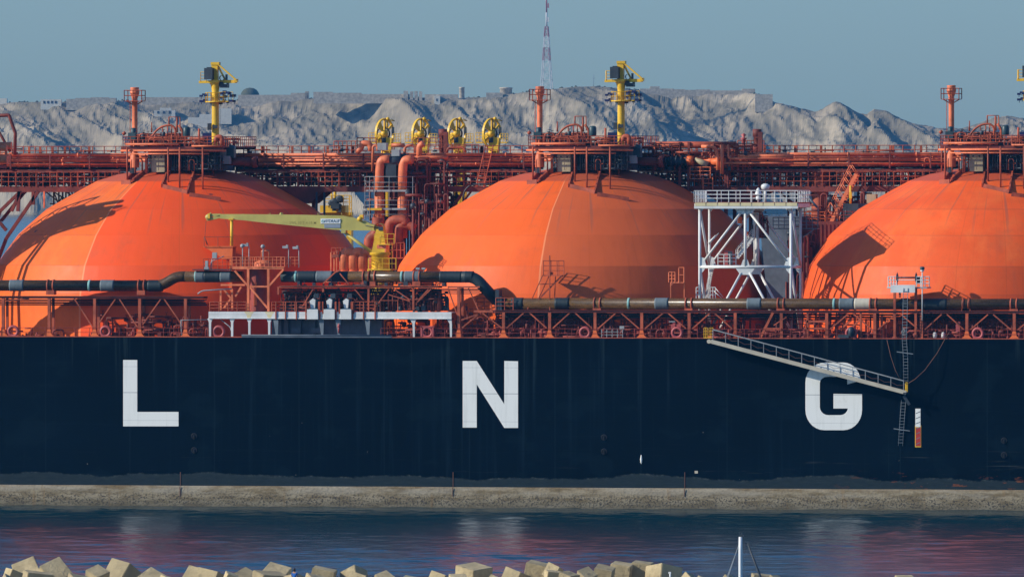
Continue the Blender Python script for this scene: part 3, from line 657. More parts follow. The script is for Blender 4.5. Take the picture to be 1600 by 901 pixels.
    mp.bent([q(279,196,17), q(285,203,17), q(286,222,17)], .14, .5, 8)
    mp.bent([q(338,222,16), q(338,214,16), q(347,214,16), q(347,228,16)], .26, .6, 10)
    mp.tube([q(276.5,184,17), q(276.5,207,17)], .12, 8)
    mp.tube([q(264,183,17), q(264,196,17)], .08, 6); mp.tube([q(264,183,17), q(281,183,17)], .05, 6); mp.tube([q(281,183,17), q(282,205,17)], .06, 6)
    mp.tube([q(237,191,17), q(237,207,17)], [.05,.10], 6); mp.tube([q(311,201,17), q(311,225,17)], .13, 6)
    mp.tube([q(192,210,17), q(196,207,17)], .2, 6)
    for px in (254,262,268,275): mp.tube([q(px,198,17.5), q(px,225,17.5)], .07, 6)
    bl(mp, 'pipework', 'red', plat)['kind'] = 'stuff'; bl(mv, 'valve', 'dark', plat)['kind'] = 'stuff'
    mb = MB()
    mb.lathe(q(291.5,213,17), [(.38,0),(.42,.1),(.42,.9),(.30,1.05),(.01,1.1)], 12); bl(mb, 'motor', 'motor', plat)
    mb = MB(); c = q(207,213,17); mb.cbox(c,(.85,.7,.8)); mb.lathe((c.x+.1,c.y,c.z+.4), [(.3,0),(.3,.5),(.01,.55)], 10); bl(mb, 'motor', 'motor', plat)
    mb = MB(); c = q(361,229,19); mb.box((c.x-.42,18.6,Z(246,19)),(c.x+.42,19.6,Z(232,19))); mb.lathe((c.x,18.62,Z(232,19)), [(.01,0),(.42,0),(.42,.96),(.01,.97)], 16, 'y'); bl(mb, 'winch_house', 'motor')
    mb = MB(); c = q(356,250,19); mb.cbox((c.x,18.6,c.z),(.8,.8,.9)); bl(mb, 'valve_box', 'steel', plat)
    mb = MB(); a = q(316,208,20); b = q(336,217,20); mb.box((a.x,20,b.z),(b.x,21.2,a.z)); mb.cbox(((a.x+b.x)/2+.4,20.2,b.z-.3),(.8,.8,.7)); bl(mb, 'tarpaulin_cover', 'navyflood', plat)
    mb = MB(); a = q(370,253,20); b = q(398,253,20); mb.tube([q(345,252,20), b], .45, 14); mb.lathe((b.x,20,b.z), [(.45,-.3),(.66,-.25),(.66,.25),(.45,.3)], 14, 'x'); bl(mb, 'vapour_header', 'darkred', plat)
    # vent mast
    mb = MB(); xm = X(211, 18); zz = lambda y: Z(y, 18, 211)
    mb.lathe((xm,18,0), [(.50,zz(262)),(.50,zz(245)),(.31,zz(238)),(.31,zz(161)),(.36,zz(158)),(.30,zz(155)),(.52,zz(146)),(.54,zz(143)),(.46,zz(142)),(.48,zz(139)),(.50,zz(137)),(.36,zz(136.5)),(.30,zz(139)),(.01,zz(140))], 18)
    vm = bl(mb, 'vent_mast', 'pipe')
    mb = MB(); z0 = zz(157.5); mb.box((xm-1.0,17.2,z0-.08),(xm+1.0,18.8,z0)); mb.rail([(xm-1,17.2,z0),(xm+1,17.2,z0),(xm+1,18.8,z0),(xm-1,18.8,z0),(xm-1,17.2,z0)], 1.15, 1.1, .045, 2)
    mb.beam((xm-.9,18,z0-.05),(xm-.3,18,z0-.4),.1); mb.beam((xm+.9,18,z0-.05),(xm+.3,18,z0-.4),.1); bl(mb, 'mast_platform', 'red', vm)
    mb = MB(); mb.ladder((xm-.5,17.9,zz(225)),(xm-.5,17.9,z0), .3, (0,1,0), .02, .4); bl(mb, 'ladder', 'red', vm)
    # yellow tank crane
    Yc = 20; xc = X(337, Yc); zz = lambda y: Z(y, Yc, 337)
    mb = MB(); mb.lathe((xc,Yc,0), [(.42,zz(233)),(.42,zz(206)),(.40,zz(160)),(.40,zz(142)),(.44,zz(138)),(.56,zz(132)),(.56,zz(130))], 20); cr = bl(mb, 'tank_crane', 'yellow')
    mb = MB(); g = lambda px, py, dy=0: P(px, py, Yc+dy)
    mb.beam(g(336,130), g(336,98), .72, .6); mb.beam(g(313,128.5), g(344,127.5), 1.4, .28); mb.beam(g(340,128), g(370,127.5), .32, .35); mb.beam(g(340,100,-.25), g(369,125,-.25), .18, .16); mb.beam(g(340,100,.25), g(369,125,.25), .18, .16); mb.beam(g(341,104), g(352,125), .2, .18)
    mb.cbox(g(369,126),(.35,.6,.35)); mb.cbox(g(337,99.5),(.95,.75,.3)); mb.lathe(g(336,127), [(.62,-.3),(.62,.1)], 16)
    bl(mb, 'crane_head', 'yellow', cr)
    mb = MB(); c = g(327,115.5,-.6); mb.cbox(c,(.95,1.0,1.28)); mb.cbox((c.x,c.y,c.z+.68),(.5,.5,.12)); bl(mb, 'electrical_box', 'dark', cr)
    mb = MB(); mb.cbox(g(351,134.5),(.9,.7,.42)); mb.cbox(g(346,131.5),(.5,.6,.5)); mb.cbox(g(356,132.5),(.2,.5,.4)); mb.lathe(g(347,122), [(.28,-.3),(.28,.3)], 12, 'y'); mb.cbox(g(354,122),(.2,.3,.8)); bl(mb, 'hoist', 'dark', cr)
    mb = MB(); mb.rail([g(313.5,127.5,-.7), g(322,127.5,-.7)], 1.05, .5, .035, 3); mb.rail([g(313.5,127.5,.7), g(313.5,127.5,-.7)], 1.05, .7, .035, 3)
    z2 = zz(159); mb.lathe((xc,Yc,z2), [(.4,-.1),(1.15,-.1),(1.15,.05),(.4,.05)], 20)
    for i in range(14):
        a = 2*math.pi*i/14; p = Vector((xc+1.12*math.cos(a), Yc+1.12*math.sin(a), z2)); a2 = 2*math.pi*(i+1)/14; p2 = Vector((xc+1.12*math.cos(a2), Yc+1.12*math.sin(a2), z2)); mb.rail([p,p2], 1.0, 1, .035, 2)
    mb.beam(g(342,158.5), g(364,158.5), .8, .12); mb.rail([g(343,158,-.4), g(364,158,-.4)], 1.0, .6, .03, 2); bl(mb, 'crane_walkway', 'yellow', cr)
    mb = MB(); rg2 = random.Random(3)
    for (px, py) in ((314.5,150),(319,147.5),(322,149),(315,158.5),(320,157),(347,146),(351,143.5),(356,145),(361,150),(366,149.5),(346,153),(350,158),(356,160),(361,157.5),(366,158),(359,146),(352,151),(345,161),(330,160)):
        c = g(px, py, rg2.uniform(-.6,.3)); mb = MB(); mb.cbox(c,(rg2.uniform(.25,.45),.35,rg2.uniform(.18,.32))); mb.tube([c, c-Vector((0,0,.35))], .03, 4); bl(mb, 'floodlight', 'navyflood', cr)
    mb = MB(); mb.cbox(g(327.5,198,-.6),(.42,.3,.75)); mb.cbox(g(336,198,-.5),(.5,.3,.35)); bl(mb, 'junction_box', 'dark', cr)
    mb = MB(); mb.tube([g(344,170,-.1), g(344,206,-.1)], .02, 4); bl(mb, 'cable', 'dark', cr)
    return parts
tp = top_platform()
for kk in (1, 2, -1):
    for o in tp:
        c = copy_tree(o, ship); c.location = (X1+kk*DX, YC, 0)

# ---------------- central pipe rack along the ship
YR0, YR1 = 27.0, 32.0
zr = lambda py, px=600: Z(py, YR0, px)
spans = [(X1-DX+5.5, X1-10.0, X(-420,28), X(190,28)), (0, 0, X(372,28), X(826,28)), (0, 0, X(1000,28), X(1478,28)), (0,0,X(1640,28),X(2050,28))]
rg = random.Random(21)
for si, (_, _, xa, xb) in enumerate(spans):
    mb = MB()
    for Y in (YR0, YR1):
        mb.box((xa,Y,zr(300)),(xb,Y+.25,zr(291))); mb.box((xa,Y,zr(268)),(xb,Y+.2,zr(265)))
    n = int((xb-xa)/2.3)
    for i in range(n+1):
        x = xa+(xb-xa)*i/n
        for Y in (YR0+.03, YR1+.03): mb.box((x-.1,Y,zr(291)),(x+.1,Y+.18,zr(266)))
        mb.box((x-.1,YR0+.2,zr(297)),(x+.1,YR1,zr(292)))
        mb.box((x-.09,YR0+.2,zr(268)),(x+.09,YR1,zr(264)))
        if i < n and rg.random() < .6: mb.beam((x,YR0+.12,zr(290)),(x+2.3,YR0+.12,zr(268)), .1)
        if i < n and rg.random() < .6: mb.beam((x+2.3,YR1+.12,zr(290)),(x,YR1+.12,zr(268)), .1)
    rack = S(mb, 'pipe_rack', 'darkred')
    mb = MB(); mb.box((xa,YR0+.25,zr(291.5)),(xb,YR1-2.5,zr(291))); mb.rail([(xa,YR0-.1,zr(291)),(xb,YR0-.1,zr(291))], 1.6, .8, .04, 3); mb.rail([(xa,YR1-2.4,zr(291)),(xb,YR1-2.4,zr(291))], 1.5, .7, .045, 3); S(mb, 'walkway', 'red', rack)
    # long pipes
    for (yy, Y, r, mt, f0, f1) in ((241.8,27.3,.20,'pipe',0,1),(246.6,27.2,.06,'pipe',0,1),(250.3,27.4,.19,'pipe',0,1),(256,26.9,.12,'pipe',0,1),(259.5,27.6,.10,'red',0,1),(245,29.4,.2,'dark',0,1),(255,30.2,.3,'dark',0,1),(262,31,.2,'dark',0,1)):
        mb = MB(); z = Z(yy, Y, 600)
        mb.tube([(xa-1 if si else xa, Y, z),(xb+1, Y, z)], r, 14); x = xa+rg.uniform(1,4)
        while x < xb: mb.lathe((x,Y,z), [(r,-.09),(r*1.28,-.08),(r*1.28,.08),(r,.09)], 14, 'x'); x += rg.uniform(5,9)
        S(mb, 'long_pipe', mt, rack)
    mb = MB()
    x = xa+1
    while x < xb: mb.box((x-.08,26.7,zr(265)),(x+.08,26.85,zr(240))); mb.box((x-.07,26.7,zr(265)),(x+.07,31.8,zr(263.5))); mb.box((x-.06,26.72,zr(247)),(x+.06,31.8,zr(246))); x += 4.6
    S(mb, 'pipe_support', 'darkred', rack)
    mb = MB(); z = zr(241.5); x = xa+.5
    mb.rail([(xa,30.6,z),(xb,30.6,z)], .95, 1.35, .04, 2, .06)
    mb.box((xa,29.9,z-.08),(xb,31.8,z))
    for _ in range(14): x = rg.uniform(xa,xb); mb.box((x-.13,31.2,z),(x+.13,31.35,z+.9))
    x = xa+rg.uniform(6,12); mb.rail([(x,30.4,z),(x+3,30.4,z)], 1.5, .5, .045, 3)
    S(mb, 'upper_railing', 'red', rack)
    mp = MB(); mv = MB(); clutter(mp, mv, xa, xb, 27.4, 31.5, zr(290), zr(268), int((xb-xa)*6), (.05,.15), rg)
    S(mp, 'pipework', 'darkred', rack); S(mv, 'valve', 'dark', rack)
    mp = MB(); mv = MB(); clutter(mp, mv, xa, xb, 27.0, 31.0, zr(262), zr(243), int((xb-xa)*.9), (.06,.16), rg)
    clutter(mp, mv, xa, xb, 27.2, 31.0, zr(243), zr(232), int((xb-xa)*.6), (.04,.09), rg)
    clutter(mv, mv, xa, xb, 28.0, 29.2, zr(262), zr(240), int((xb-xa)*2.2), (.05,.12), rg)
    S(mp, 'branch_pipe', 'red', rack); S(mv, 'valve', 'dark', rack)
    mb = MB(); z = zr(290)
    for _ in range(int((xb-xa)*.8)):
        x = rg.uniform(xa,xb); mb.cbox((x, rg.uniform(28,31), z+rg.uniform(.2,1.2)),(rg.uniform(.3,.9),.4,rg.uniform(.2,.7)))
    S(mb, 'cable_box', 'dark', rack)
    mp = MB(); clutter(mp, mp, xa, xb, 28.5, 31.5, zr(290), zr(264), int((xb-xa)*4.5), (.06,.18), rg); S(mp, 'pipework', 'dark', rack)
# short pipes bridging over the dome tops
for kk in range(-1, 3):
    c = X1+kk*DX
    for (yy, Y, r) in ((241.8,27.3,.20),(250.3,27.4,.19),(245,29.4,.2)):
        mb = MB(); z = Z(yy, Y, 600); mb.tube([(c-9,Y,z),(c+9,Y,z)], r, 12); S(mb, 'crossover_pipe', 'pipe')
# rack legs
def legset(px, w_=2.2, col='darkred', ybot=520, top=300):
    x = X(px, 29); mb = MB(); zb_ = ZD
    for (dx, Y) in ((-w_,YR0+.3),(w_,YR0+.3),(-w_,YR1),(w_,YR1)): mb.beam((x+dx*.35,Y,zb_),(x+dx*.35,Y,zr(316)), .38)
    for Y in (YR0+.3, YR1): mb.prism([(x-w_*1.35,zr(300)),(x+w_*1.35,zr(300)),(x+w_*.62,zr(318)),(x-w_*.62,zr(318))], Y-.15, Y+.15)
    mb.beam((x-w_*.35,YR0+.3,zr(345)),(x+w_*.35,YR0+.3,zr(365)),.2); S(mb, 'rack_leg', col)
legset(470); legset(1152, 2.6)
for px in (495, 507): mb = MB(); x = X(px, 26); mb.tube([(x,26,ZD),(x,26,zr(300))], .12, 8); S(mb, 'rack_prop', 'dark')
for px in (1136, 1232, 1245, 1341, 1385, 1391): mb = MB(); x = X(px, 31); mb.tube([(x,31,ZD),(x,31,zr(300))], .13, 8); S(mb, 'rack_prop', 'darkred')
mb = MB(); x = X(1280, 28); mb.lathe((x,28.5,0), [(.95,ZD),(.95,zr(270))], 20); S(mb, 'rack_column', 'red')
def pbeam(mb, a, b, w_): mb.beam(P(*a), P(*b), w_)
for (a, b) in (((32,299,27),(0,330,27)),((60,299,27),(10,372,27)),((52,299,27),(52,320,27)),((36,303,31),(2,345,31)),((40,299,31),(26,312,31)),((-40,299,27),(10,360,27)),((10,372,27),(-20,450,27)),((0,330,27),(-30,420,27)),((32,300,27),(18,330,27)),((30,299,27),(28,330,27))): mb = MB(); pbeam(mb, a, b, .34); S(mb, 'rack_leg', 'darkred')
mb = MB()
for px in (69,): pbeam(mb, (px,299,27), (px,325,27), .16)
S(mb, 'rack_prop', 'pipe')
mb = MB()
for px in (84,92,98,108,118,124,103): pbeam(mb, (px,299,29+(px%3)), (px,400,29+(px%3)), .16)
for (a, b) in (((72,300,30),(110,330,30)),((84,300,31),(104,312,31)),((98,306,30),(76,345,30)),((118,300,30),(92,340,30)),((104,300,29),(130,320,29)),((127,300,31),(112,325,31)),((78,318,31),(112,322,31)),((84,300,29),(96,330,29)),((112,300,30),(122,325,30))): pbeam(mb, a, b, .13)
S(mb, 'scaffold', 'dark')
# derrick frame at the far left
mb = MB(); mb.bent([P(-30,182,27), P(14,180,27), P(24,208,27), P(23,242,27)], .20, .1, 8, 2); mb.tube([P(-8,195,27), P(16,237,27)], .16, 8); S(mb, 'derrick_frame', 'darkred')
# stack of valves and red cap stacks on the rack
for (px, y0, y1, r) in ((692,202,240,.42),(1183,202,242,.42)):
    mb = MB(); c = P(px, y1, 29); zt = Z(y0, 29, px); mb.lathe((c.x,29,c.z), [(r,0),(r,.5),(r*1.15,.52),(r*1.15,.9),(r,1.0),(r*.95,(zt-c.z)*.7),(r*1.2,(zt-c.z)*.72),(r*1.2,zt-c.z),(.01,zt-c.z+.03)], 12); mb.box((c.x+.2,28.4,c.z),(c.x+.7,28.8,zt-.3))
    for i in range(9): mb.cbox((c.x+rg.uniform(-.4,.4),28.6,c.z+rg.uniform(.3,2.2)),(.3,.25,.2))
    S(mb, 'exhaust_stack', 'darkred')
mb = MB(); c = P(1162,240,28.5); zt = Z(208,28.5,1162); mb.lathe((c.x,28.5,c.z), [(.07,0),(.07,zt-c.z-1.2),(.16,zt-c.z-1.1),(.22,zt-c.z-.75),(.42,zt-c.z-.55),(.1,zt-c.z-.5),(.3,zt-c.z-.2),(.01,zt-c.z)], 12); S(mb, 'relief_vent', 'pink')
# raised gallery with large pipe, right of the middle dome
mb = MB(); za = Z(246,26,1090); xa, xb = X(1014,26), X(1176,26)
mb.rail([(xa,26,Z(242,26,1090)),(X(1062,26),26,Z(242,26,1090))], 1.25, .9, .06, 2); mb.rail([(X(1116,26),26,Z(242,26,1090)),(xb,26,Z(242,26,1090))], 1.25, .9, .05, 2)
for px in (1020,1076,1133,1136,1062): mb.beam((X(px,26),26.2,Z(300,26,1090)),(X(px,26),26.2,Z(222,26,1090)), .26)
gal = S(mb, 'gallery_frame', 'darkred')
mb = MB(); mb.tube([P(1024,226.5,26.6), P(1150,226.5,26.6)], .38, 14); mb.bent([P(1150,226.5,26.6), P(1152,244,26.6)], .34, .6, 12); S(mb, 'gallery_pipe', 'red', gal)
mb = MB(); mb.bent([P(1096,229,25.6), P(1116,229.5,25.6), P(1121,240,25.6), P(1122,266,25.6)], .20, 1.0, 10); mb.tube([P(1128,226,25.5), P(1128,272,25.5)], .2, 8); mb.bent([P(1138,226,25.6), P(1138,248,25.6), P(1160,248,25.6), P(1240,247,25.6)], .13, .4, 8); mb.tube([P(1128,255,25.6), P(1240,255,25.6)], .13, 8); mb.tube([P(1153,244,25.8), P(1240,244,25.8)], .2, 8); S(mb, 'branch_pipe', 'pipe', gal)
mb = MB(); mb.tube([P(1042,252,26.2), P(1074,252,26.2)], .5, 14)
for px in (1042,1050,1058,1066,1074): c = P(px,252,26.2); mb.lathe(c, [(.5,-.08),(.72,-.07),(.72,.07),(.5,.08)], 16, 'x')
S(mb, 'valve', 'dark', gal)
mb = MB(); mb.tube([P(1074,251,26), P(1084,251,26)], .55, 14); mb.tube([P(1098,250,26.1), P(1128,253,26.1)], [.2,.42], 14); mb.tube([P(1112,253,26.1), P(1135,252,26.1)], .40, 12); S(mb, 'header', 'orangebright', gal)
mb = MB(); mb.tube([P(1086,249,25.9), P(1106,258,25.9)], [.25,.42], 12); S(mb, 'lagged_valve', 'beige', gal)
mp = MB(); mv = MB(); clutter(mp, mv, X(1014,26), X(1176,26), 25.6, 28, Z(266,26,1090), Z(226,26,1090), 110, (.04,.14), rg); S(mp, 'pipework', 'red', gal); S(mv, 'valve', 'dark', gal)
mb = MB(); mb.rail([P(1078,279,25.5), P(1110,279,25.5)], 1.25, 1.1, .05, 3); mb.box(P(1078,280,25.5), P(1110,279,26.5)); mb.ladder(P(1106,296,25.4), P(1106,277,25.4), 1.1, (1,0,0), .07, .5); S(mb, 'access_platform', 'pipe', gal)
# stair from the rack down to the deck house roof right of the tower
mb = MB(); a = P(1338,272,25); b = P(1297,350,25)
for dy in (0, 1.2):
    mb.beam(a+Vector((0,dy,0)), b+Vector((0,dy,0)), .12, .4); mb.tube([a+Vector((-.7,dy,1.0)), b+Vector((-.7,dy,1.0))], .05, 4)
    for i in range(9): q_ = a.lerp(b, i/8)+Vector((0,dy,0)); mb.tube([q_, q_+Vector((-.7,0,1.0))], .045, 4)
for i in range(20): q_ = a.lerp(b, i/19); mb.box(q_+Vector((-.15,.05,-.03)), q_+Vector((.15,1.15,.03)))
S(mb, 'stairway', 'pipe')
mb = MB(); mb.box(P(1278,352,25), P(1308,347,27)); mb.rail([P(1258,347,25), P(1300,347,25)], 1.1, .8, .04, 3); mb.bent([P(1300,350,24.8),P(1310,350,24.8),P(1313,338,24.8)], .1, .3, 6); S(mb, 'landing', 'orangebright')
for (pa, pb_) in (((1250,300),(1278,330)),((1330,300),(1292,345)),((1215,297),(1240,318)),((1270,300),(1248,330))):
    mb = MB(); mb.beam(P(*pa,29), P(*pb_,29), .22); S(mb, 'rack_brace', 'darkred')
# ladder with cage going up to the rack near loading arms
mb = MB(); mb.ladder(P(750,292,26), P(765,226,26), .9, (1,0,0), .06, .45); mb.rail([P(746,292,26.4),P(765,292,26.4)], 1.0, .6, .04, 2); S(mb, 'ladder', 'red')
# rack brackets middle
for (pa, pb_, w_) in (((733,286),(650,410),.28),((800,262),(712,400),.0),((776,302),(690,400),.22),((648,315),(700,352),.2),((700,300),(745,352),.0),((742,290),(790,297),.18),((737,298),(658,402),.2),((690,300),(672,340),.18)):
    if w_:
        mb = MB(); mb.beam(P(*pa,27), P(*pb_,27), w_); S(mb, 'rack_brace', 'darkred')
mb = MB(); mb.bent([P(800,287,26), P(735,288,26), P(724,300,26), P(724,318,26)], .1, .8, 6); mb.bent([P(712,335,26), P(698,336,26), P(690,355,26), P(668,378,26)], .1, .8, 6); S(mb, 'cable_tray', 'dark')

# ---------------- machinery houses between the domes
mb = MB(); a = P(1190,338,22); b = P(1250,338,22); mb.box((a.x,22,ZD),(b.x,30,a.z)); S(mb, 'machinery_house', 'bluegrey')
mb = MB(); a = P(1250,346,23); b = P(1345,346,23); mb.box((a.x+.05,23,ZD),(b.x,34,a.z)); mb.rail([(a.x+.1,23.1,a.z),(b.x,23.1,a.z)], 1.1, 1, .04, 3)
for i in range(14): x = a.x+.6+i*.45; mb.box((x,22.9,ZD+1),(x+.08,22.999,a.z-.3))
mh = S(mb, 'machinery_house', 'darkred')
mp = MB(); mv = MB(); clutter(mp, mv, a.x, b.x, 23.5, 30, a.z, zr(300), 70, (.05,.2), rg); S(mp, 'pipework', 'darkred', mh); S(mv, 'valve', 'dark', mh)
mb = MB(); c = P(1359,309,24); mb.box((c.x-.35,24,c.z-.6),(c.x+.7,25,c.z+.4)); S(mb, 'lamp_box', 'beige', mh)
mb = MB(); a = P(1345,318,24); b = P(1385,318,24); mb.box((a.x-2,24,a.z-3),(b.x,26,a.z)); S(mb, 'flat_roof', 'dark', mh)
mb = MB(); c = P(1325,300,24); mb.tube([P(1329,318,23.5), P(1329,290,23.5)], .12, 8); mb.cbox(P(1329,305,23.5),(.3,.3,.7)); S(mb, 'hydrant', 'yellow', mh)
mb = MB(); a = P(1186,352,16); b = P(1222,352,16); mb.add([P(1186,340,16),P(1226,340,16),P(1240,478,16),P(1200,478,16),P(1186,340,20),P(1226,340,20),P(1240,478,20),P(1200,478,20)], [(0,1,2,3),(7,6,5,4),(0,4,5,1),(1,5,6,2),(2,6,7,3),(3,7,4,0)]); S(mb, 'vent_trunk', 'bluegrey')
mp = MB(); mv = MB(); clutter(mp, mv, X(1228,16), X(1262,16), 15, 21, ZD, Z(350,16), 46, (.05,.16), rg); S(mp, 'pipework', 'darkred'); S(mv, 'valve', 'dark')
# manifold trunk between the first two domes
mb = MB(); a = X(640,30); b = X(672,30); mb.box((a,30,ZD),(b,34,Z(300,30,650)))
for i in range(22):
    x = rg.uniform(X(575,24), X(690,24)); y = rg.uniform(24,33); mb.beam((x,y,ZD),(x,y,Z(rg.uniform(262,300),28,650)), rg.uniform(.12,.3))
S(mb, 'manifold_tower', 'darkred')
mp = MB(); mv = MB(); clutter(mp, mv, X(640,22), X(700,22), 20, 30, Z(430,24,650), Z(300,24,650), 130, (.06,.22), rg); clutter(mp, mv, X(575,26), X(700,26), 24, 30, Z(345,24,650), Z(245,24,650), 110, (.06,.2), rg)
S(mp, 'pipework', 'darkred'); S(mv, 'valve', 'dark')
for i, (px, yt) in enumerate(((593,249),(629,249))):
    mb = MB(); mb.bent([P(px+16,yt,24), P(px+2,yt+1,24), P(px,yt+18,24), P(px,300,24)], .50, 1.1, 16); mb.tube([P(px,299,24), P(px,298,24)], .62, 16); mb.tube([P(px,300,24), P(px,372,24)], .56, 16); S(mb, 'riser_pipe', 'pipe')
mb = MB(); mb.box(P(600,240,24.6), P(640,285,26)); mb.cbox(P(612,262,24.2),(1.2,.8,2.2)); mb.tube([P(600,252,24.2),P(628,252,24.2)], .55, 12); S(mb, 'valve_block', 'dark')
mb = MB(); mb.cbox(P(598,229,25),(1.0,.9,.8)); mb.cbox(P(619,239,24.4),(.9,.8,.7)); S(mb, 'actuator_box', 'steel')
mb = MB(); mb.bent([P(557,238,26.4), P(564,232,26.4), P(566,224,26.4), P(578,224,26.4), P(580,236,26.4)], .34, .6, 12)
for px in (582,): mb.bent([P(px,268,26.2), P(px+1,228,26.2), P(px+8,227,26.2), P(px+8,236,26.2)], .16, .4, 8)
mb.bent([P(630,268,26), P(633,228,26), P(645,227,26)], .16, .4, 8); mb.bent([P(612,227,26), P(632,227,26)], .22, .4, 8); mb.bent([P(655,248,26.2), P(655,228,26.2), P(662,224,26.2)], .34, .6, 12); mb.bent([P(636,268,26), P(637,247,26), P(660,246,26), P(700,246,26)], .2, .5, 10)
S(mb, 'branch_pipe', 'pipe')
mb = MB(); mb.rail([P(558,231,27),P(588,231,27)], 1.1, .8, .05, 3); mb.rail([P(645,231,27),P(690,231,27)], 1.1, .7, .04, 3); mb.rail([P(696,240,26.5),P(748,240,26.5)], 1.0, .7, .045, 2); mb.bent([P(698,238,26.3),P(700,231,26.3),P(724,230,26.3),P(728,238,26.3)], .12, .4, 8); S(mb, 'railing', 'red')
# grey scaffold round the risers
mb = MB()
for (y, a, b) in ((298,572,640),(326.5,572,638)):
    mb.box(P(a,y+1.5,23), P(b,y-1.5,24.2))
for y in (276,285,292,313,320,335): mb.tube([P(570,y,22.9), P(648,y,22.9)], .03, 4)
for px in (572,): mb.ladder(P(574,360,22.8), P(574,276,22.8), .55, (1,0,0), .035, .5)
for px in (585,608,645): mb.tube([P(px,276,22.9), P(px,345,22.9)], .03, 4)
S(mb, 'scaffold', 'steel')
mb = MB(); mb.box(P(574,328.5,22.8), P(597,325,22.95)); S(mb, 'scaffold_board', 'yellow')
mb = MB()
for (y, a, b) in ((345,582,600),(362,578,584)): mb.rail([P(584,352,22),P(596,352,22)], 1.2, .35, .05, 3)
S(mb, 'ladder_cage', 'pipe')
# crossover U-bends
mb = MB(); mb.bent([P(608,378,22), P(608,344,22), P(633,344,22), P(633,352,22)], .58, 1.2, 16); S(mb, 'crossover_bend', 'red')
mb = MB(); mb.bent([P(623,420,22), P(623,352,22), P(640,352,22), P(648,357,22)], .5, 1.0, 14); S(mb, 'crossover_bend', 'red')
mb = MB(); mb.bent([P(577,400,20), P(577,372,20), P(588,366,20), P(590,340,20)], .62, 1.1, 16); S(mb, 'crossover_bend', 'red')
for px in (538,553,568):
    mb = MB(); mb.bent([P(px,432,9), P(px,394,9), P(px+14,394,9), P(px+14,420,9)], .56, 1.1, 16); mb.lathe(P(px,424,9), [(.56,-.06),(.75,-.05),(.75,.05),(.56,.06)], 16); o = S(mb, 'crossover_bend', 'pipe')
mb = MB(); mb.rail([P(608,402,20),P(632,402,20)], 1.6, .5, .05, 2); mb.box(P(606,404,20),P(634,402,21)); S(mb, 'railing', 'red')

# ---------------- loading arms on the jetty behind
def loading_arm():
    px = 603; Y = 54; B = P(px, 300, Y); B.z = 8
    t = thing('jetty_loader', 'x', 'loading arm', B, 'yellow loading arms rising behind the ship')
    g = lambda a, b, dy=0: P(px-603+a, b, Y+dy)
    mb = MB(); mb.tube([(g(606,300).x,Y,8), g(606,300), g(604,232)], [.85,.8,.62], 16); mb.tube([g(597,380,-.8), g(597,240,-.8)], .16, 8)
    mb.ladder(g(612,400,-1), g(612,235,-1), .5, (1,0,0), .04, .45); mb.build('riser', M['yellow'], t)
    mb = MB(); W = g(601, 209); ax = Vector((math.cos(R_(22)), -math.sin(R_(22)), 0)); ay = Vector((math.sin(R_(22)), math.cos(R_(22)), 0))   # wheel axle / plane
    n = 36; R0 = 1.78; vs, fs = [], []
    for i in range(n):
        a = 2*math.pi*i/n; u = ay*math.cos(a)+Vector((0,0,1))*math.sin(a)
        for (rr, hh) in ((R0, -.13),(R0,.13),(R0-.16,.13),(R0-.16,-.13)): vs.append(W+u*rr+ax*hh)
    for i in range(n):
        for j in range(4): fs.append((i*4+j, ((i+1)%n)*4+j, ((i+1)%n)*4+(j+1)%4, i*4+(j+1)%4))
    mb.add(vs, fs)
    for a in (90, 35, 145, 210, 330): u = ay*math.cos(R_(a))+Vector((0,0,1))*math.sin(R_(a)); mb.beam(W, W+u*(R0-.05), .26, .14, ax)
    u1 = ay*math.cos(R_(120))+Vector((0,0,1))*math.sin(R_(120)); u2 = ay*math.cos(R_(150))+Vector((0,0,1))*math.sin(R_(150))
    mb.add([W+u1*.5-ax*.04, W+u1*1.65-ax*.04, W+u2*1.65-ax*.04, W+u2*.5-ax*.04, W+u1*.5+ax*.04, W+u1*1.65+ax*.04, W+u2*1.65+ax*.04, W+u2*.5+ax*.04], [(0,1,2,3),(7,6,5,4),(0,4,5,1),(1,5,6,2),(2,6,7,3),(3,7,4,0)])
    mb.build('sheave', M['yellow'], t)
    mb = MB(); mb.torus(W+Vector((0,0,.0))-ax*.2, .75, .10, 'y', 18, 6); mb.cbox(g(600,219,-.9),(.5,.3,.6)); mb.cbox(g(614,205,-.5),(.25,.3,.9)); mb.tube([g(611,186),g(617,189.5)], .04, 4); mb.build('brake_gear', M['dark'], t)
    mb = MB(); mb.beam(g(606,215,-.5), g(604,236,-.5), 1.15, 1.0); mb.lathe(W, [(.01,-.7),(.32,-.65),(.42,0),(.32,.5),(.01,.55)], 14, 'y'); mb.cbox(g(593,217,-.3),(.55,.7,1.0)); mb.lathe(g(594,212,-.4), [(.3,-.3),(.38,0),(.2,.3),(.01,.35)], 10); mb.lathe(g(606,186), [(.0,-.25),(.22,-.1),(.22,.1),(.0,.25)], 8); mb.tube([g(605,186),g(605,200)], .12, 6); mb.tube([g(605,187),g(616,189)], .06, 5); mb.build('swivel_head', M['yellow'], t)
    mb = MB(); mb.rail([g(576,222,-.9),g(586,222,-.9)], 1.05, .35, .03, 3); mb.rail([g(614,222,-.9),g(626,222,-.9)], .95, .35, .03, 3); mb.box(g(576,224,-.9), g(589,222,0)); mb.box(g(612,224,-.9), g(627,222,0)); mb.build('service_platform', M['yellow'], t)
    return t
arm = loading_arm(); arm['label'] = 'leftmost of the four yellow loading arms, directly above the left riser pipe'
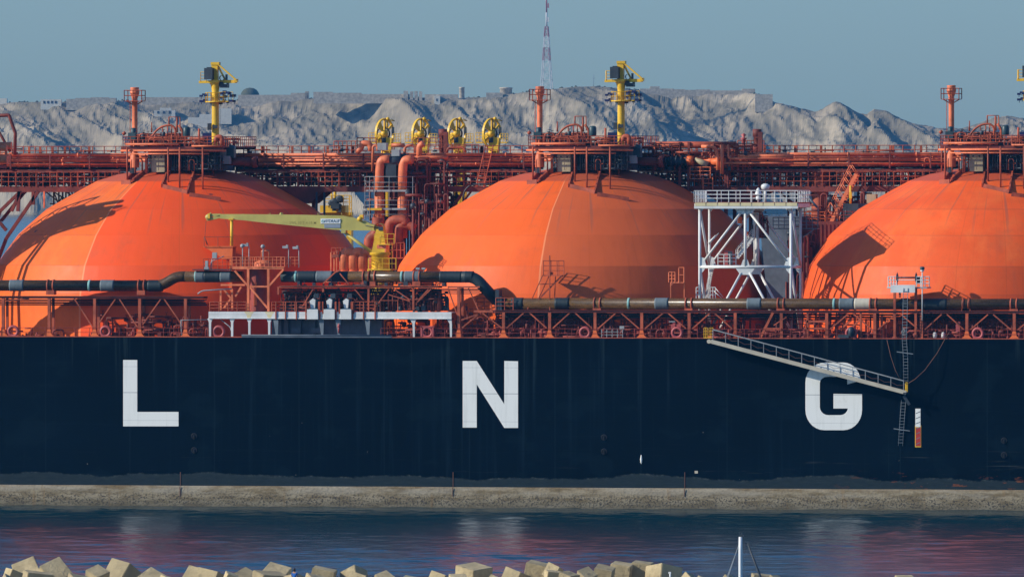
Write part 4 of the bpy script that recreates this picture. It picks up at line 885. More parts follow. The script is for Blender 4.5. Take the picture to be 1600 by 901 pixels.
for px, lb in ((660,'second yellow loading arm from the left, just left of the dark exhaust stack'),(716,'third yellow loading arm from the left, just right of the dark exhaust stack'),(770.5,'rightmost of the four yellow loading arms, behind the long red ladder')):
    c = copy_tree(arm); c['label'] = lb; c.location = arm.location + (P(px,300,54)-P(603,300,54))*Vector((1,1,0)) if False else (arm.location.x + P(px,300,54).x-P(603,300,54).x, arm.location.y, arm.location.z)
jt = thing('loading_jetty', 'concrete loading jetty on piles hidden behind the ship', 'jetty', (X(650,56),56,0))
mb = MB(); mb.box((X(420,56),51,7),(X(900,56),64,8)); mb.build('deck', M['conc'], jt)
for px in range(430, 900, 60):
    for y in (53, 62): mb = MB(); mb.tube([(X(px,56),y,-5),(X(px,56),y,7)], .5, 12); mb.build('pile', M['conc'], jt)
# yellow gangway tower on the jetty
gt = thing('gangway_tower', 'yellow jetty gangway tower with winches between the first two domes', 'gangway tower', (X(530,56),56,8)); g = lambda a, b, dy=0: P(a, b, 56+dy)
mb = MB(); mb.box((g(541,400).x,56,8),(g(549,400).x,57,g(541,332).z)); mb.box(g(505,332,-.3), g(549,340,1)); mb.box(g(500,321,-.6), g(545,332,1)); mb.build('tower_frame', M['yellow'], gt)
mb = MB(); mb.box(g(495,333,-.2), g(541,345,1.2)); mb.build('underframe', M['darkred'], gt)
mb = MB(); mb.tube([g(523.5,318), g(523.5,285)], .17, 8); mb.tube([g(484,296), g(521,293)], .11, 8); mb.tube([g(517,297), g(520,318)], .1, 6); mb.build('jib_post', M['yellow'], gt)
mb = MB()
for (px, py, r) in ((523,316,.5),(531,311,.45),(518,317,.35),(530,322,.3)): mb.lathe(g(px,py,-.8), [(.05,-.3),(r*.6,-.3),(r,-.25),(r*.5,-.2),(r*.5,.2),(r,.25),(r*.6,.3),(.05,.3)], 14, 'y')
mb.cbox(g(524,322,-.9),(1.0,.5,.6)); mb.cbox(g(522,327,-.9),(.4,.2,.4)); mb.cbox(g(531,328,-.9),(.3,.2,.5)); mb.build('winch', M['dark'], gt)
mb = MB(); mb.rail([g(508,321,-.8), g(546,321,-.8)], 1.15, .8, .04, 3); mb.rail([g(546,336,-.8), g(549,336,-.8)], 2.2, .3, .05, 3); mb.build('railing', M['yellow'], gt)

# ---------------- deck crane with long boom
Yk = 6.0; g = lambda a, b, dy=0: P(a, b, Yk+dy)
mb = MB(); c = g(594,430); mb.lathe((c.x,Yk,0), [(1.0,ZD),(1.0,g(594,420).z),(.95,g(594,399).z),(1.15,g(594,398).z),(1.15,g(594,394).z)], 24); kran = S(mb, 'deck_crane', 'yellow')
mb = MB(); mb.prism([(g(583,394).x,g(583,394).z),(g(606,394).x,g(606,394).z),(g(604,380).x,g(604,380).z),(g(601,358).x,g(601,358).z),(g(590,358).x,g(590,358).z)], Yk-.7, Yk+.7); mb.lathe(g(593,356), [(.5,-.7),(.5,.7)], 14, 'y'); S(mb, 'slewing_house', 'yellow', kran)
mb = MB(); mb.box(g(601,394,-.72), g(607,380,.5)); mb.box(g(589,388,-.74), g(601,382,-.71)); S(mb, 'cab', 'pipe', kran)
mb = MB(); mb.rail([g(576,420,-1.4), g(619,420,-1.4)], 1.15, .8, .035, 2); mb.rail([g(576,420,-1.4), g(576,420,1.4)], 1.15, .7, .05, 3); mb.rail([g(619,420,-1.4), g(619,420,1.4)], 1.15, .7, .05, 3); mb.box(g(575,422,-1.5), g(620,420,1.5)); mb.box(g(574,426,-1.2), g(580,420,-1.0))
mb.rail([g(585,381,-1.0), g(616,381,-1.0)], 1.1, .8, .03, 2); mb.rail([g(616,381,-1.0), g(616,381,1.0)], 1.1, .55, .04, 4); mb.box(g(590,382.5,-1.05), g(616,381,.8)); S(mb, 'crane_platform', 'yellow', kran)
mb = MB()
top = [(345,334.5),(380,334.5),(470,335.5),(535,337),(552,340),(572,346),(592,354),(598,359)]; bot = [(345,341.5),(380,344),(430,349.5),(470,353.5),(520,358.5),(545,360),(570,360),(590,360.5)]
poly = [(g(a,b).x, g(a,b).z) for a,b in top+bot[::-1]]
for dy in (-.38,.34): mb.prism(poly, Yk+dy, Yk+dy+.04)
for i in range(len(top)-1): a = g(*top[i]); b = g(*top[i+1]); mb.add([a+Vector((0,-.34,-.02)), b+Vector((0,-.34,-.02)), b+Vector((0,.34,-.02)), a+Vector((0,.34,-.02))], [(0,1,2,3)])
for i in range(len(bot)-1): a = g(*bot[i]); b = g(*bot[i+1]); mb.add([a+Vector((0,-.34,.02)), b+Vector((0,-.34,.02)), b+Vector((0,.34,.02)), a+Vector((0,.34,.02))], [(0,1,2,3)])
mb.beam(g(325,336), g(345,336), .5, .3); mb.beam(g(346,338), g(326,343), .5, .3)
for px in (422,442,497,534): mb.tube([g(px,336), g(px,332.5)], .035, 4)
mb.lathe(g(439,334.5), [(.22,-.1),(.1,.15),(.01,.2)], 8)
for px in (380,420,460,500): mb.box(g(px-.4,334,-.40), g(px+.4,334.1,.4))
boom = S(mb, 'boom', 'olive', kran)
mb = MB(); mb.add([g(329,332,-.3),g(330,333,-.3),g(328,344,-.3),g(323,345,-.3),g(322,336,-.3),g(329,332,.3),g(330,333,.3),g(328,344,.3),g(323,345,.3),g(322,336,.3)], [(0,1,2,3,4),(9,8,7,6,5),(0,5,6,1),(1,6,7,2),(2,7,8,3),(3,8,9,4),(4,9,5,0)]); mb.lathe(g(326,339), [(.01,-.36),(.3,-.35),(.3,.35),(.01,.36)], 14, 'y'); S(mb, 'tip_sheave', 'olive', boom)
mb = MB(); mb.cbox(g(328,337.5,0),(.18,.85,.55)); mb.lathe(g(562,342,-.5), [(.01,-.15),(.26,-.14),(.26,.14),(.01,.15)], 12, 'y'); mb.cbox(g(565,339,-.2),(.4,.4,.5)); S(mb, 'boom_winch', 'yellow', boom)
mb = MB(); mb.cbox(g(595,357,-.75),(.5,.1,.4)); mb.tube([g(570,352,-.45), g(596,357,-.45)], .03, 4); S(mb, 'hydraulic_hose', 'dark', boom)
mb = MB(); mb.tube([g(538,363,-.1), g(584,396,-.1)], [.14,.2], 10); mb.cbox(g(538,362,0),(.5,.9,.3)); S(mb, 'luffing_cylinder', 'olive', kran)
mb = MB(); mb.tube([g(322,345), g(320,371), g(326,385)], .025, 4); S(mb, 'hoist_wire', 'rope', kran)
mb = MB(); mb.box(g(501,349.3,-.44), g(532,341.5,-.385)); sg = S(mb, 'sign', 'signwhite', kran)
mb = MB(); mb.box(g(506.5,356,-.43), g(532,350.3,-.385)); S(mb, 'sign', 'signgrey', kran)
def text(s_, loc, size, mat, parent, name='lettering', ext=.005, sx_=1.0, roty=0):
    cu = bpy.data.curves.new('t', 'FONT'); cu.body = s_; cu.size = size; cu.extrude = ext; cu.offset = size*.012
    ob = bpy.data.objects.new('t', cu); C.objects.link(ob); dg = bpy.context.evaluated_depsgraph_get(); dg.update()
    me = bpy.data.meshes.new_from_object(ob.evaluated_get(dg)); bpy.data.objects.remove(ob)
    o = bpy.data.objects.new(name, me); me.name = name; C.objects.link(o); me.materials.clear(); me.materials.append(M[mat])
    me.transform(Matrix.Translation(Vector(loc)-parent_base(parent)) @ Matrix.Rotation(roty, 4, 'Y') @ Matrix.Rotation(R_(90), 4, 'X') @ Matrix.Diagonal((sx_,1,1,1)))
    o.parent = parent; return o
text('HYDRALIFT', g(507,347.6,-.45), .47, 'signblue', sg, sx_=.80)
mb = MB(); mb.torus(g(504.2,345.5,-.45), .13, .04, 'y', 14, 4); S(mb, 'emblem', 'teal', sg)
text('SWL 10 T 4-18 M', g(452,350,-.385), .42, 'fade', boom, sx_=1.0, ext=.004)
# boom rest and its funnel platform
mb = MB(); mb.tube([P(362,342.5,5.6), P(362,384,5.6)], .17, 10); mb.cbox(P(362,342.5,5.6),(.5,.9,.15)); mb.cbox(P(361.5,382,5.6),(.28,.28,.1)); S(mb, 'boom_rest', 'yellow')
mb = MB(); pz2 = lambda a, b, Y=5.0: (P(a,b,Y).x, P(a,b,Y).z)
mb.prism([pz2(317,385),pz2(363,385),pz2(362,402),pz2(345,402)], 5.2, 5.35); mb.prism([pz2(320,385),pz2(363,385),pz2(362,402),pz2(345,402)], 6.6, 6.75)
mb.box((P(317,385,5).x,5.1,P(317,386,5).z),(P(364,385,5).x,6.8,P(317,384.6,5).z)); mb.box((P(345,402,5).x,5.2,P(345,404,5).z),(P(361,402,5).x,6.7,P(345,401.5,5).z)); mb.beam(P(361,384,5.4), P(361,528,5.4), .3)
S(mb, 'rest_platform', 'orangebright')
mb = MB(); mb.rail([P(319,385,5),P(362,385,5)], 1.05, 1.4, .03, 1); mb.tube([P(319,370,5),P(324,382,5)], .07, 5); mb.rail([P(318,420,4.6),P(362,420,4.6)], 1.1, .55, .03, 3); S(mb, 'railing', 'red')

# ---------------- side pipe rack with the big brown pipe
zT = lambda y, px=800, Y=.6: P(px, y, Y).z
def post(px, ytop, ybase=527, Y=.5, foot=True, w_=.32):
    mb = MB(); x = X(px, Y); z1 = P(px, ytop, Y).z
    mb.box((x-w_/2,Y-.15,ZD+.1),(x+w_/2,Y-.10,z1)); mb.box((x-w_/2,Y+.10,ZD+.1),(x+w_/2,Y+.15,z1)); mb.box((x-.04,Y-.10,ZD+.1),(x+.04,Y+.10,z1))
    mb.box((x-w_/2+.02,Y+1.6,ZD+.03),(x+w_/2-.02,Y+1.8,z1-.02))
    o = S(mb, 'rack_post', 'red')
    if foot:
        mb = MB(); mb.prism([(x-.62,ZD+.03),(x+.62,ZD+.03),(x+.28,ZD+.34),(x+.17,ZD+.85),(x-.17,ZD+.85),(x-.28,ZD+.34)], Y-.22, Y+.22); S(mb, 'post_foot', 'orangebright', o)
    return o
left = [-68, 5, 77, 148, 218.5, 290]; yl = 463
for px in left: post(px, yl)
mb = MB(); xa, xb = X(-300,.5), X(318,.5); z = zT(yl,150,.5)
mb.box((xa,.34,z-.22),(xb,.66,z-.02)); mb.box((xa,2.1,z-.22),(xb,2.3,z-.02)); mb.box((xa,.2,z-.02),(xb,2.5,z+.02)); S(mb, 'rack_beam', 'darkred')
mb = MB(); 
for yy, Y, r in ((470,.9,.07),(473,1.5,.10),(468,1.9,.06),(476,2.0,.08)): zz_ = zT(yy,150,Y); mb.tube([(xa,Y,zz_),(xb,Y,zz_)], r, 6)
S(mb, 'small_pipe', 'black')
def brace(pa, ya, pb_, yb, Y=.5, w_=.17, mat='red'): mb = MB(); mb.beam(P(pa,ya,Y), P(pb_,yb,Y), w_, w_*.8); S(mb, 'rack_brace', mat)
brace(116,466,145,511); brace(181,466,153,507); brace(186,466,215,511); brace(252,466,223,507); brace(256,466,287,511); brace(45,466,9,470,.5)
right = [717, 787, 859, 930, 1003, 1077, 1149, 1221, 1292, 1367, 1440, 1511, 1585, 1660]
for i, px in enumerate(right):
    yt = 449 if px == 717 else 485+(px-800)*.004
    post(px, yt, foot=px not in (1149,1221,1292,1367,1440,1077))
mb = MB(); xa, xb = X(772,.5), X(1900,.5); z = zT(484.5,800,.5)
mb.box((xa,.34,z-.24),(xb,.66,z-.02)); mb.box((xa,2.1,z-.24),(xb,2.3,z-.02)); mb.box((xa,.2,z-.02),(xb,2.5,z+.02)); S(mb, 'rack_beam', 'darkred')
mb = MB()
for yy, Y, r in ((491,.9,.08),(494.5,1.5,.11),(490,1.9,.06),(498,2.0,.07)): zz_ = zT(yy,800,Y); mb.tube([(xa,Y,zz_),(xb,Y,zz_)], r, 6)
S(mb, 'small_pipe', 'black')
for a, b in zip(right[1:], right[2:]):
    mid = (a+b)/2; off = (mid-800)*.004
    if a in (1149,1221): continue
    brace(mid-4, 488+off, a+5, 512+off); brace(mid+4, 488+off, b-5, 512+off)
brace(720,500,752,489); brace(754,489,784,512); brace(722,512,750,489)
mb = MB(); pbeam(mb, (1208,488,.4), (1189,526,.4), .26); pbeam(mb, (1197,514,.4),(1221,514,.4), .26); pbeam(mb, (1209,508,.4),(1229,495,.4), .1); pbeam(mb, (1204,524,.4),(1222,520,.4), .1); S(mb, 'raking_frame', 'red')
for (a,b) in (((1262,487,.5),(1262,527,.5)),((1256,502,.5),(1290,502,.5)),((1256,513,.5),(1290,513,.5)),((1345,487,.5),(1345,527,.5)),((1320,487,1.5),(1318,527,1.5)),((1300,526,1.2),(1330,500,1.2)),((1345,498,.8),(1322,520,.8)),((1310,488,1.4),(1330,527,1.4)),((1334,490,1.4),(1310,526,1.4)),((1378,490,1.0),(1378,527,1.0))): mb = MB(); pbeam(mb, a, b, .2); S(mb, 'frame_member', 'red')
# cross saddles + the pipe itself
YP = 1.3
def zc(py, px): return P(px, py, YP).z
zLp = zc(446,125); zMp = zc(432.3,600); zRp = zc(474.5,1200)
def pp(px, z): return Vector((X(px,YP), YP, z))
RPI = .60
def pipe_seg(pts, r, mat, name): mb = MB(); mb.bent(pts, r, 1.6, 20, 6); return S(mb, name, mat)
pipe_seg([pp(-320,zLp), pp(238,zLp)], RPI, 'grp', 'ballast_pipe')
pipe_seg([pp(230,zLp), pp(252,zLp), pp(276,zMp), pp(292,zMp)], RPI*.98, 'grp', 'ballast_pipe')
pipe_seg([pp(290,zMp), pp(380,zMp)], RPI, 'grp', 'ballast_pipe'); pipe_seg([pp(545,zMp), pp(735,zMp)], RPI, 'grp', 'ballast_pipe')
pipe_seg([pp(440,zMp), pp(545,zMp)], RPI*1.01, 'black', 'ballast_pipe')
pipe_seg([pp(718,zMp), pp(742,zMp), pp(776,zRp+.25)], RPI*1.04, 'black', 'wrapped_bend')
pipe_seg([pp(790,zRp), pp(1900,zRp)], RPI, 'grp', 'ballast_pipe')
pipe_seg([pp(776,zRp+.3), pp(782,zRp+.02), pp(806,zRp)], RPI*.95, 'dark', 'pipe_joint')
mb = MB(); c = pp(779,zRp); mb.cbox((c.x,YP,c.z+.35),(.42,1.5,2.3)); mb.cbox((c.x+.4,YP-.3,c.z),(.25,.9,1.5)); S(mb, 'pipe_flange', 'dark')
def wrap(p0, p1, z, mat, f=1.06, nr=3):
    mb = MB(); x0, x1 = X(p0,YP), X(p1,YP); n = max(3, int((x1-x0)/.16)); pr = [(RPI*.99, 0)]
    for i in range(n+1): pr.append((RPI*(f+.012*math.sin(i*2.3)+.008*(i%2)), (x1-x0)*i/n))
    pr.append((RPI*.99, x1-x0)); mb.lathe((x0,YP,z), pr, 22, 'x'); S(mb, 'pipe_wrap', mat)
for a in ((16,38,zLp,'greywrap'),(158,179,zLp,'greywrap'),(232,254,zLp,'black'),(306,320,zMp,'greywrap'),(320,345,zMp,'black'),(345,362,zMp,'greywrap'),(466,495,zMp,'black'),(495,520,zMp,'greywrap'),(633,658,zMp,'greywrap'),(688,722,zMp,'black'),(726,740,zMp,'black'),(1024,1045,zRp,'greywrap'),(1168,1190,zRp,'greywrap'),(1312,1335,zRp,'greywrap'),(1336,1362,zRp,'gang'),(1445,1480,zRp,'black'),(1408,1420,zRp,'black'),(868,890,zRp,'black'),(800,818,zRp,'black')): wrap(*a)
mb = MB(); 
for px, z in ((140.5,zLp),(307,zMp),(628.5,zMp),(983,zRp),(1304,zRp),(463,zMp)): mb = MB(); wrap(px-1.6, px+1.6, z, 'teal', 1.05)
def clamp(px, z, down=1.0):
    mb = MB(); x = X(px,YP)
    for dx in (-.32,.32): mb.lathe((x+dx,YP,z), [(RPI*1.02,-.09),(RPI*1.13,-.08),(RPI*1.13,.08),(RPI*1.02,.09)], 20, 'x')
    mb.box((x-.45,YP-.55,z-RPI-.42),(x+.45,YP+.55,z-RPI*.86)); S(mb, 'pipe_saddle', 'red')
for px in (80,222,-60): clamp(px, zLp)
for px in (573,582,652): clamp(px, zMp)
for px in (934,1077,1221,1365,1511,1585): clamp(px, zRp)
clamp(1510,zRp)
# centre tower frame, vertical drum and lamps
Yb = .35; g = lambda a, b, dy=0: P(a, b, Yb+dy)
mb = MB()
for px in (388,419.5): mb.beam(g(px,420), g(px,486), .26, .24)
for a, b in (((364,419),(444,419)),((364,417.5),(444,417.5)),((390,447.5),(418,447.5))): mb.beam(g(*a), g(*b), .2, .2)
for a, b in (((367,423),(388,447)),((443,421),(421,446)),((391,449),(418,481))): mb.beam(g(*a), g(*b), .22, .2)
for px in (364,442): mb.beam(g(px,419,0), g(px,419,2.2), .2, .2)
mb.box(g(362,417.2,0), g(446,416.6,2.4)); S(mb, 'tower_frame', 'pipe')
mb = MB(); mb.rail([g(363,416.5),g(445,416.5)], 1.05, .45, .035, 3); mb.rail([g(363,416.5,2.3),g(468,416.5,2.3)], 1.05, .5, .03, 3); S(mb, 'railing', 'pipe')
mb = MB(); c = P(411,416,1.6); mb.lathe((c.x,1.6,c.z), [(1.0,0),(1.0,.25),(.8,.5),(.35,.65),(.01,.68)], 18); mb.tube([P(409,402,1.6),P(409,392,1.6),P(420,391,1.6),P(421,403,1.6)], .10, 6); mb.tube([P(422,484,2),P(396,484,2)], .05, 4); S(mb, 'vent_cowl', 'pipe')
mb = MB(); mb.lathe((P(404,484,1.9).x,1.9,P(404,484,1.9).z-.5), [(1.02,0),(1.02,5.0)], 22); S(mb, 'standpipe', 'deckred')
mb = MB(); mb.prism([pz2(400,440,1),pz2(402,441,1),pz2(400.5,456,1),pz2(402,476,1),pz2(397,478,1),pz2(397.5,460,1)], .8, .95); S(mb, 'hanging_rag', 'orangebright')
for (px, yt, dr) in ((389,384,-1),(379,385,0),(451,387,-1),(467,388,-1),(411,386,0)):
    mb = MB(); mb.tube([P(px,418,1.5), P(px,yt,1.5)], .05, 6); S_ = S(mb, 'floodlight_pole', 'steel'); mb = MB(); c = P(px+dr*5,yt-1,1.5)
    if dr: mb.cbox(c,(.62,.4,.26)); mb.cbox((c.x+.2,c.y,c.z+.15),(.2,.3,.2))
    else: mb.lathe((c.x,1.2,c.z), [(.01,0),(.2,0),(.24,.3),(.01,.35)], 10, 'y')
    S(mb, 'floodlight', 'steel', S_)
mb = MB(); mb.cbox(P(335.5,399,2.4),(.5,.3,.65)); mb.tube([P(331,404,2.4),P(331,424,2.4)], .04, 4); mb.bent([P(350,400,2.4),P(336,406,2.4),P(330,408,2.4),P(329,422,2.4)], .05, .3, 6); mb.cbox(P(323,413,2),(.3,.3,.8)); mb.cbox(P(323,420,2),(.5,.4,.4)); S(mb, 'instrument_stand', 'steel')
for x0, x1 in ((302,363),): mb = MB(); z_ = P(330,420.5,1).z; mb.box((X(x0,1),.6,z_-.1),(X(x1,1),2.2,z_)); S(mb, 'pipe_shelf', 'dark')
for px in (479,484,488,493,500): mb = MB(); mb.beam(P(px*1.0+38,394,1.0+px%3*.4), P(px+38,444,1.0+px%3*.4), .13); S(mb, 'ladder_post', 'pipe') if px < 495 else None
mb = MB(); mb.beam(P(505,443,.6), P(524,425,.6), .14); mb.beam(P(524,425,.6), P(531,422,.6), .14); mb.beam(P(531,427,.6), P(545,444,.6), .12); mb.rail([P(518,400,1.4),P(540,400,1.4)], .9, .5, .04, 2); mb.cbox(P(524,400,1.2),(.8,.4,.35)); mb.tube([P(527,400,1.2),P(527,391,1.2)], .08, 6); S(mb, 'rack_brace', 'red')
# upper middle rack between tower frame and x=685
mb = MB(); zz_ = P(560,447,.6).z; mb.box((X(437,.6),.4,zz_-.18),(X(686,.6),.7,zz_)); mb.box((X(437,.6),2.0,zz_-.18),(X(686,.6),2.2,zz_)); mb.box((X(700,.6),.4,zz_-.16),(X(750,.6),.7,zz_+.02)); mb.box((X(437,.6),.3,zz_+.002),(X(686,.6),2.45,zz_+.04))
x = X(440,.6)
while x < X(686,.6): mb.box((x,.7,zz_-.14),(x+.12,2.0,zz_-.02)); x += .9
S(mb, 'rack_beam', 'red')
for px, y1 in ((576,485),(646,484),(505,456),(435,460)): mb = MB(); pbeam(mb, (px,448,.6), (px,y1,.6), .22); S(mb, 'rack_post', 'red')
for a in ((553,450,568,468),(609,450,583,484),(614,450,640,468),(675,450,652,472),(673,448,655,467),(490,450,473,478),(700,450,716,496),(732,450,751,492),(607,460,640,470)): brace(*a, .6, .14)
mp = MB(); mv = MB(); clutter(mp, mv, X(440,2), X(690,2), 1.2, 2.4, P(560,485,2).z, P(560,452,2).z, 420, (.03,.12), rg); S(mp, 'pipework', 'darkred'); S(mv, 'valve', 'dark')
mp = MB(); clutter(mp, mp, X(440,2), X(700,2), 1.8, 2.4, P(560,485,2).z, P(560,455,2).z, 300, (.05,.14), rg); S(mp, 'pipework', 'dark')
mp = MB(); mv = MB(); clutter(mp, mv, X(470,2), X(700,2), .9, 1.6, P(560,447,2).z, P(560,440,2).z, 70, (.03,.08), rg); S(mp, 'pipework', 'red'); S(mv, 'valve', 'dark')
mb = MB(); 
for yy, Y, r in ((452,1.0,.09),(455,1.5,.06),(458,1.2,.05)): zz2 = P(560,yy,Y).z; mb.tube([(X(440,Y),Y,zz2),(X(760,Y),Y,zz2)], r, 6)
S(mb, 'small_pipe', 'black')
mb = MB(); pbeam(mb,(551,446.5,.8),(573,446.5,.8),.25); mb.cbox(P(571,441,.8),(.35,.3,.35)); mb.cbox(P(467,441.5,.8),(.3,.3,.35)); mb.cbox(P(467,447.5,.8),(.4,.3,.35)); S(mb, 'cable_box', 'dark')
mb = MB(); mb.prism([pz2(666,474,2.2),pz2(677,456,2.2),pz2(692,471,2.2),pz2(690,476,2.2)], 2.2, 2.25); S(mb, 'tarpaulin', 'deckred')
# white crew platform
zf0 = P(510,498,0).z; zf1 = P(510,487,0).z; xw0, xw1 = X(326,0), X(705.5,0)
mb = MB(); mb.box((xw0,-.05,zf0),(xw1,.08,zf1)); mb.box((xw0-.02,-.10,zf0),(xw1+.02,-.05,zf0+.10)); mb.box((xw0,-.07,zf1-.26),(xw1,-.05,zf1-.22)); mb.box((xw0,.08,zf1-.12),(xw1,3.0,zf1-.02)); wp = S(mb, 'hose_platform', 'white')
mb = MB()
for px in (389,421): c = P(px,487,0); mb.add([(c.x-.55,-.056,c.z+.0),(c.x+.55,-.056,c.z),(c.x+.35,-.056,c.z-.3),(c.x+.1,-.056,c.z-.75),(c.x-.15,-.056,c.z-.7),(c.x-.3,-.056,c.z-.25)], [(0,1,2,3,4,5)])
S(mb, 'rust_stain', 'whitey', wp)
for px in (328.5,363,390,421): mb = MB(); x = X(px,.2); mb.prism([(x-.11,ZD+.03),(x+.11,ZD+.03),(x+.13,zf0-.4),(x+.3,zf0),(x-.3,zf0),(x-.13,zf0-.4)], .05, .3); S(mb, 'platform_leg', 'white', wp)
for px, sg_ in ((433,-1),(504,-1),(576,-1),(530,0)): mb = MB(); x = X(px,.2); mb.prism([(x-.1,ZD+.03),(x+.1,ZD+.03),(x+.18,zf0),(x-.42,zf0)], .05, .22); S(mb, 'platform_leg', 'grey', wp)
for px in (647,705): mb = MB(); x = X(px,.2); s2 = 1 if px > 700 else -1; mb.prism([(x-.1,ZD+.03),(x+.1,ZD+.03),(x+.1,zf0-.5),(x+.05 if s2>0 else x+.25,zf0),(x-.45,zf0),(x-.15,zf0-.5)], .05, .22); S(mb, 'platform_leg', 'white', wp)
for px in (480,506,532):
    mb = MB(); a = P(px,498.5,-.2); b = P(px+17,483,-.2); mb.box((a.x,-.30,a.z),(b.x,-.11,b.z)); bx_ = S(mb, 'roller_box', 'white', wp)
    mb = MB(); mb.prism([(P(px+4,470,.3).x,P(px+4,470,.3).z),(P(px+9,467,.3).x,P(px+9,466,.3).z),(P(px+13,468,.3).x,P(px+13,468,.3).z),(P(px+12,481,.3).x,P(px+12,481,.3).z),(P(px+6,481,.3).x,P(px+6,481,.3).z)], .2, .8); S(mb, 'spray_shield', 'white', bx_)
    mb = MB(); mb.cbox(P(px+15,475,.9),(.45,.6,1.1)); mb.tube([P(px+11,467,.5),P(px+12,459,.5)], .10, 6); mb.cbox(P(px+15,462,.6),(.5,.4,.5)); S(mb, 'winch', 'dark', bx_)
    mb = MB(); mb.box(P(px+3,483,-.1), P(px+17,481.5,.6)); S(mb, 'box_lid', 'signblue', bx_)
mb = MB()
for a, b in ((328,385),(425,479),(549,590)): mb.rail([P(a,486.5,0),P(b,486.5,0)], 1.05, 1.15, .045, 3)
for px in (498,504,524,530,549,552): mb.rail([P(px,490,-.05),P(px+1,490,-.05)], 1.3, .5, .05, 1)
for px in (431,446,463,478,499.5,525,551,568,586): mb.beam(P(px,499,-.12), P(px,471,-.12), .12, .1)
mb.rail([P(594,486,.1),P(622,486,.1)], 1.15, 1.9, .06, 1); S(mb, 'railing', 'red', wp)
mb = MB(); mb.box((X(425,2.6),2.4,ZD),(X(600,2.6),2.6,zf0))
for px in (433,444,464,486,497,522,566,590): mb.box((X(px,2.2),2.1,ZD),(X(px,2.2)+.5,2.38,zf0))
for px, y in ((456,512),(487,512)): mb.box((X(px,1.8),1.6,P(px,520,1.8).z),(X(px+14,1.8),2.09,P(px,y,1.8).z))
S(mb, 'locker_bulkhead', 'bluegrey')
mb = MB(); a = X(378,.1); b = X(612,.1); mb.box((a,.0,ZD+.02),(b,.5,ZD+.18)); mb.tube([(a,-.02,ZD+.26),(b,-.02,ZD+.26)], .07, 8); S(mb, 'fender_bar', 'bluegrey')
for px in (529.5,): mb = MB(); mb.tube([P(px,520,.1),P(px,508,.1)], .13, 6); mb.lathe(P(px,509,.1), [(.05,-.3),(.2,-.1),(.12,.2),(.01,.3)], 8); S(mb, 'hydrant', 'pink')
mb = MB(); mb.bent([P(283,501,.3),P(285,500,.3),P(327,499,.3)], .05, .3, 6); mb.bent([P(283,499,.3),P(283,512,.3),P(284,524,.3)], .05, .3, 6); mb.bent([P(345,499,.3),P(360,511,.3),P(361,517,.3)], .05, .2, 6); mb.bent([P(309,459,.3),P(316,454,.3),P(362,451,.3)], .08, .3, 6); S(mb, 'grey_conduit', 'steel')
mb = MB()
for a, b in (((345,451,.8),(345,484,.8)),((363,451,.8),(363,484,.8)),((345,445,.8),(383,445,.8)),((350,452,.8),(361,466,.8)),((361,466,.8),(350,481,.8)),((377,448,.8),(368,463,.8))): pbeam(mb, a, b, .2)
S(mb, 'raking_frame', 'pipe')
# fairleads
for px, sq in ((20.5,0),(165,0),(342,0),(668,1),(914,0),(1058,0),(1528,0),(1330,0)):
    mb = MB(); c = P(px,518 if px < 1000 else 521,.3); R0 = .52 if px != 342 else .56
    mb.torus((c.x,.3,ZD+.62), R0, .17, 'y', 22, 8)
    if sq: mb.box((c.x-.75,.1,ZD+.03),(c.x-.55,.5,ZD+1.25)); mb.box((c.x-.8,.1,ZD+1.15),(c.x+.8,.5,ZD+1.3)); mb.box((c.x-.75,.1,ZD+.02),(c.x+.7,.5,ZD+.15)); mb.box((c.x+.55,.1,ZD+.03),(c.x+.72,.5,ZD+1.2))
    else: mb.box((c.x-.55,.12,ZD+.02),(c.x+.55,.48,ZD+.14))
    S(mb, 'fairlead', 'pink')
# low railing along deck edge, deck pipes and valves
for a, b in ((-250,325),(595,720),(722,1090),(1115,1380),(1450,1800)): mb = MB(); mb.rail([(X(a,.25),.25,ZD+.03),(X(b,.25),.25,ZD+.03)], 1.0, 1.7, .025, 2); S(mb, 'deck_railing', 'deckred')
mb = MB(); mb.rail([(X(940,.3),.3,ZD+.03),(X(973,.3),.3,ZD+.03)], 1.0, .6, .035, 3); mb.cbox(P(972,512,.6),(.5,.3,.4)); S(mb, 'deck_gate', 'steel')
mp = MB(); mv = MB(); clutter(mp, mv, X(-100,1), X(325,1), .8, 2.2, ZD, ZD+1.0, 70, (.05,.14), rg); clutter(mp, mv, X(600,1), X(1600,1), .8, 2.2, ZD, ZD+1.0, 380, (.05,.13), rg); clutter(mp, mv, X(722,1), X(850,1), .9, 2.2, ZD, ZD+3.3, 60, (.05,.12), rg); clutter(mp, mv, X(1225,1), X(1400,1), .8, 2.2, ZD, ZD+3.0, 60, (.04,.11), rg)
S(mp, 'pipework', 'deckred'); S(mv, 'valve', 'darkred')
mp = MB(); clutter(mp, mp, X(850,2), X(1225,2), 1.5, 2.3, ZD, ZD+2.9, 260, (.06,.16), rg); clutter(mp, mp, X(150,2), X(325,2), 1.5, 2.3, ZD, ZD+2.5, 70, (.06,.14), rg); clutter(mp, mp, X(1400,2), X(1620,2), 1.5, 2.3, ZD, ZD+2.9, 150, (.06,.16), rg); clutter(mp, mp, X(600,2), X(850,2), 1.5, 2.3, ZD, ZD+2.2, 120, (.06,.14), rg); S(mp, 'pipework', 'darkred')
for px, col in ((1052,'pink'),(1061,'pink'),(1497,'pink')): mb = MB(); c = P(px,512,.7); mb.cbox(c,(.45,.3,.8)); mb.cbox((c.x+.1,c.y,c.z+.5),(.3,.2,.3)); S(mb, 'foam_monitor', col)
for px in (1461,1474): mb = MB(); mb.lathe((P(px,519,.7).x,.7,ZD+.1), [(.01,0),(.2,.02),(.24,.4),(.16,.6),(.01,.66)], 12); S(mb, 'rope_drum', 'white')
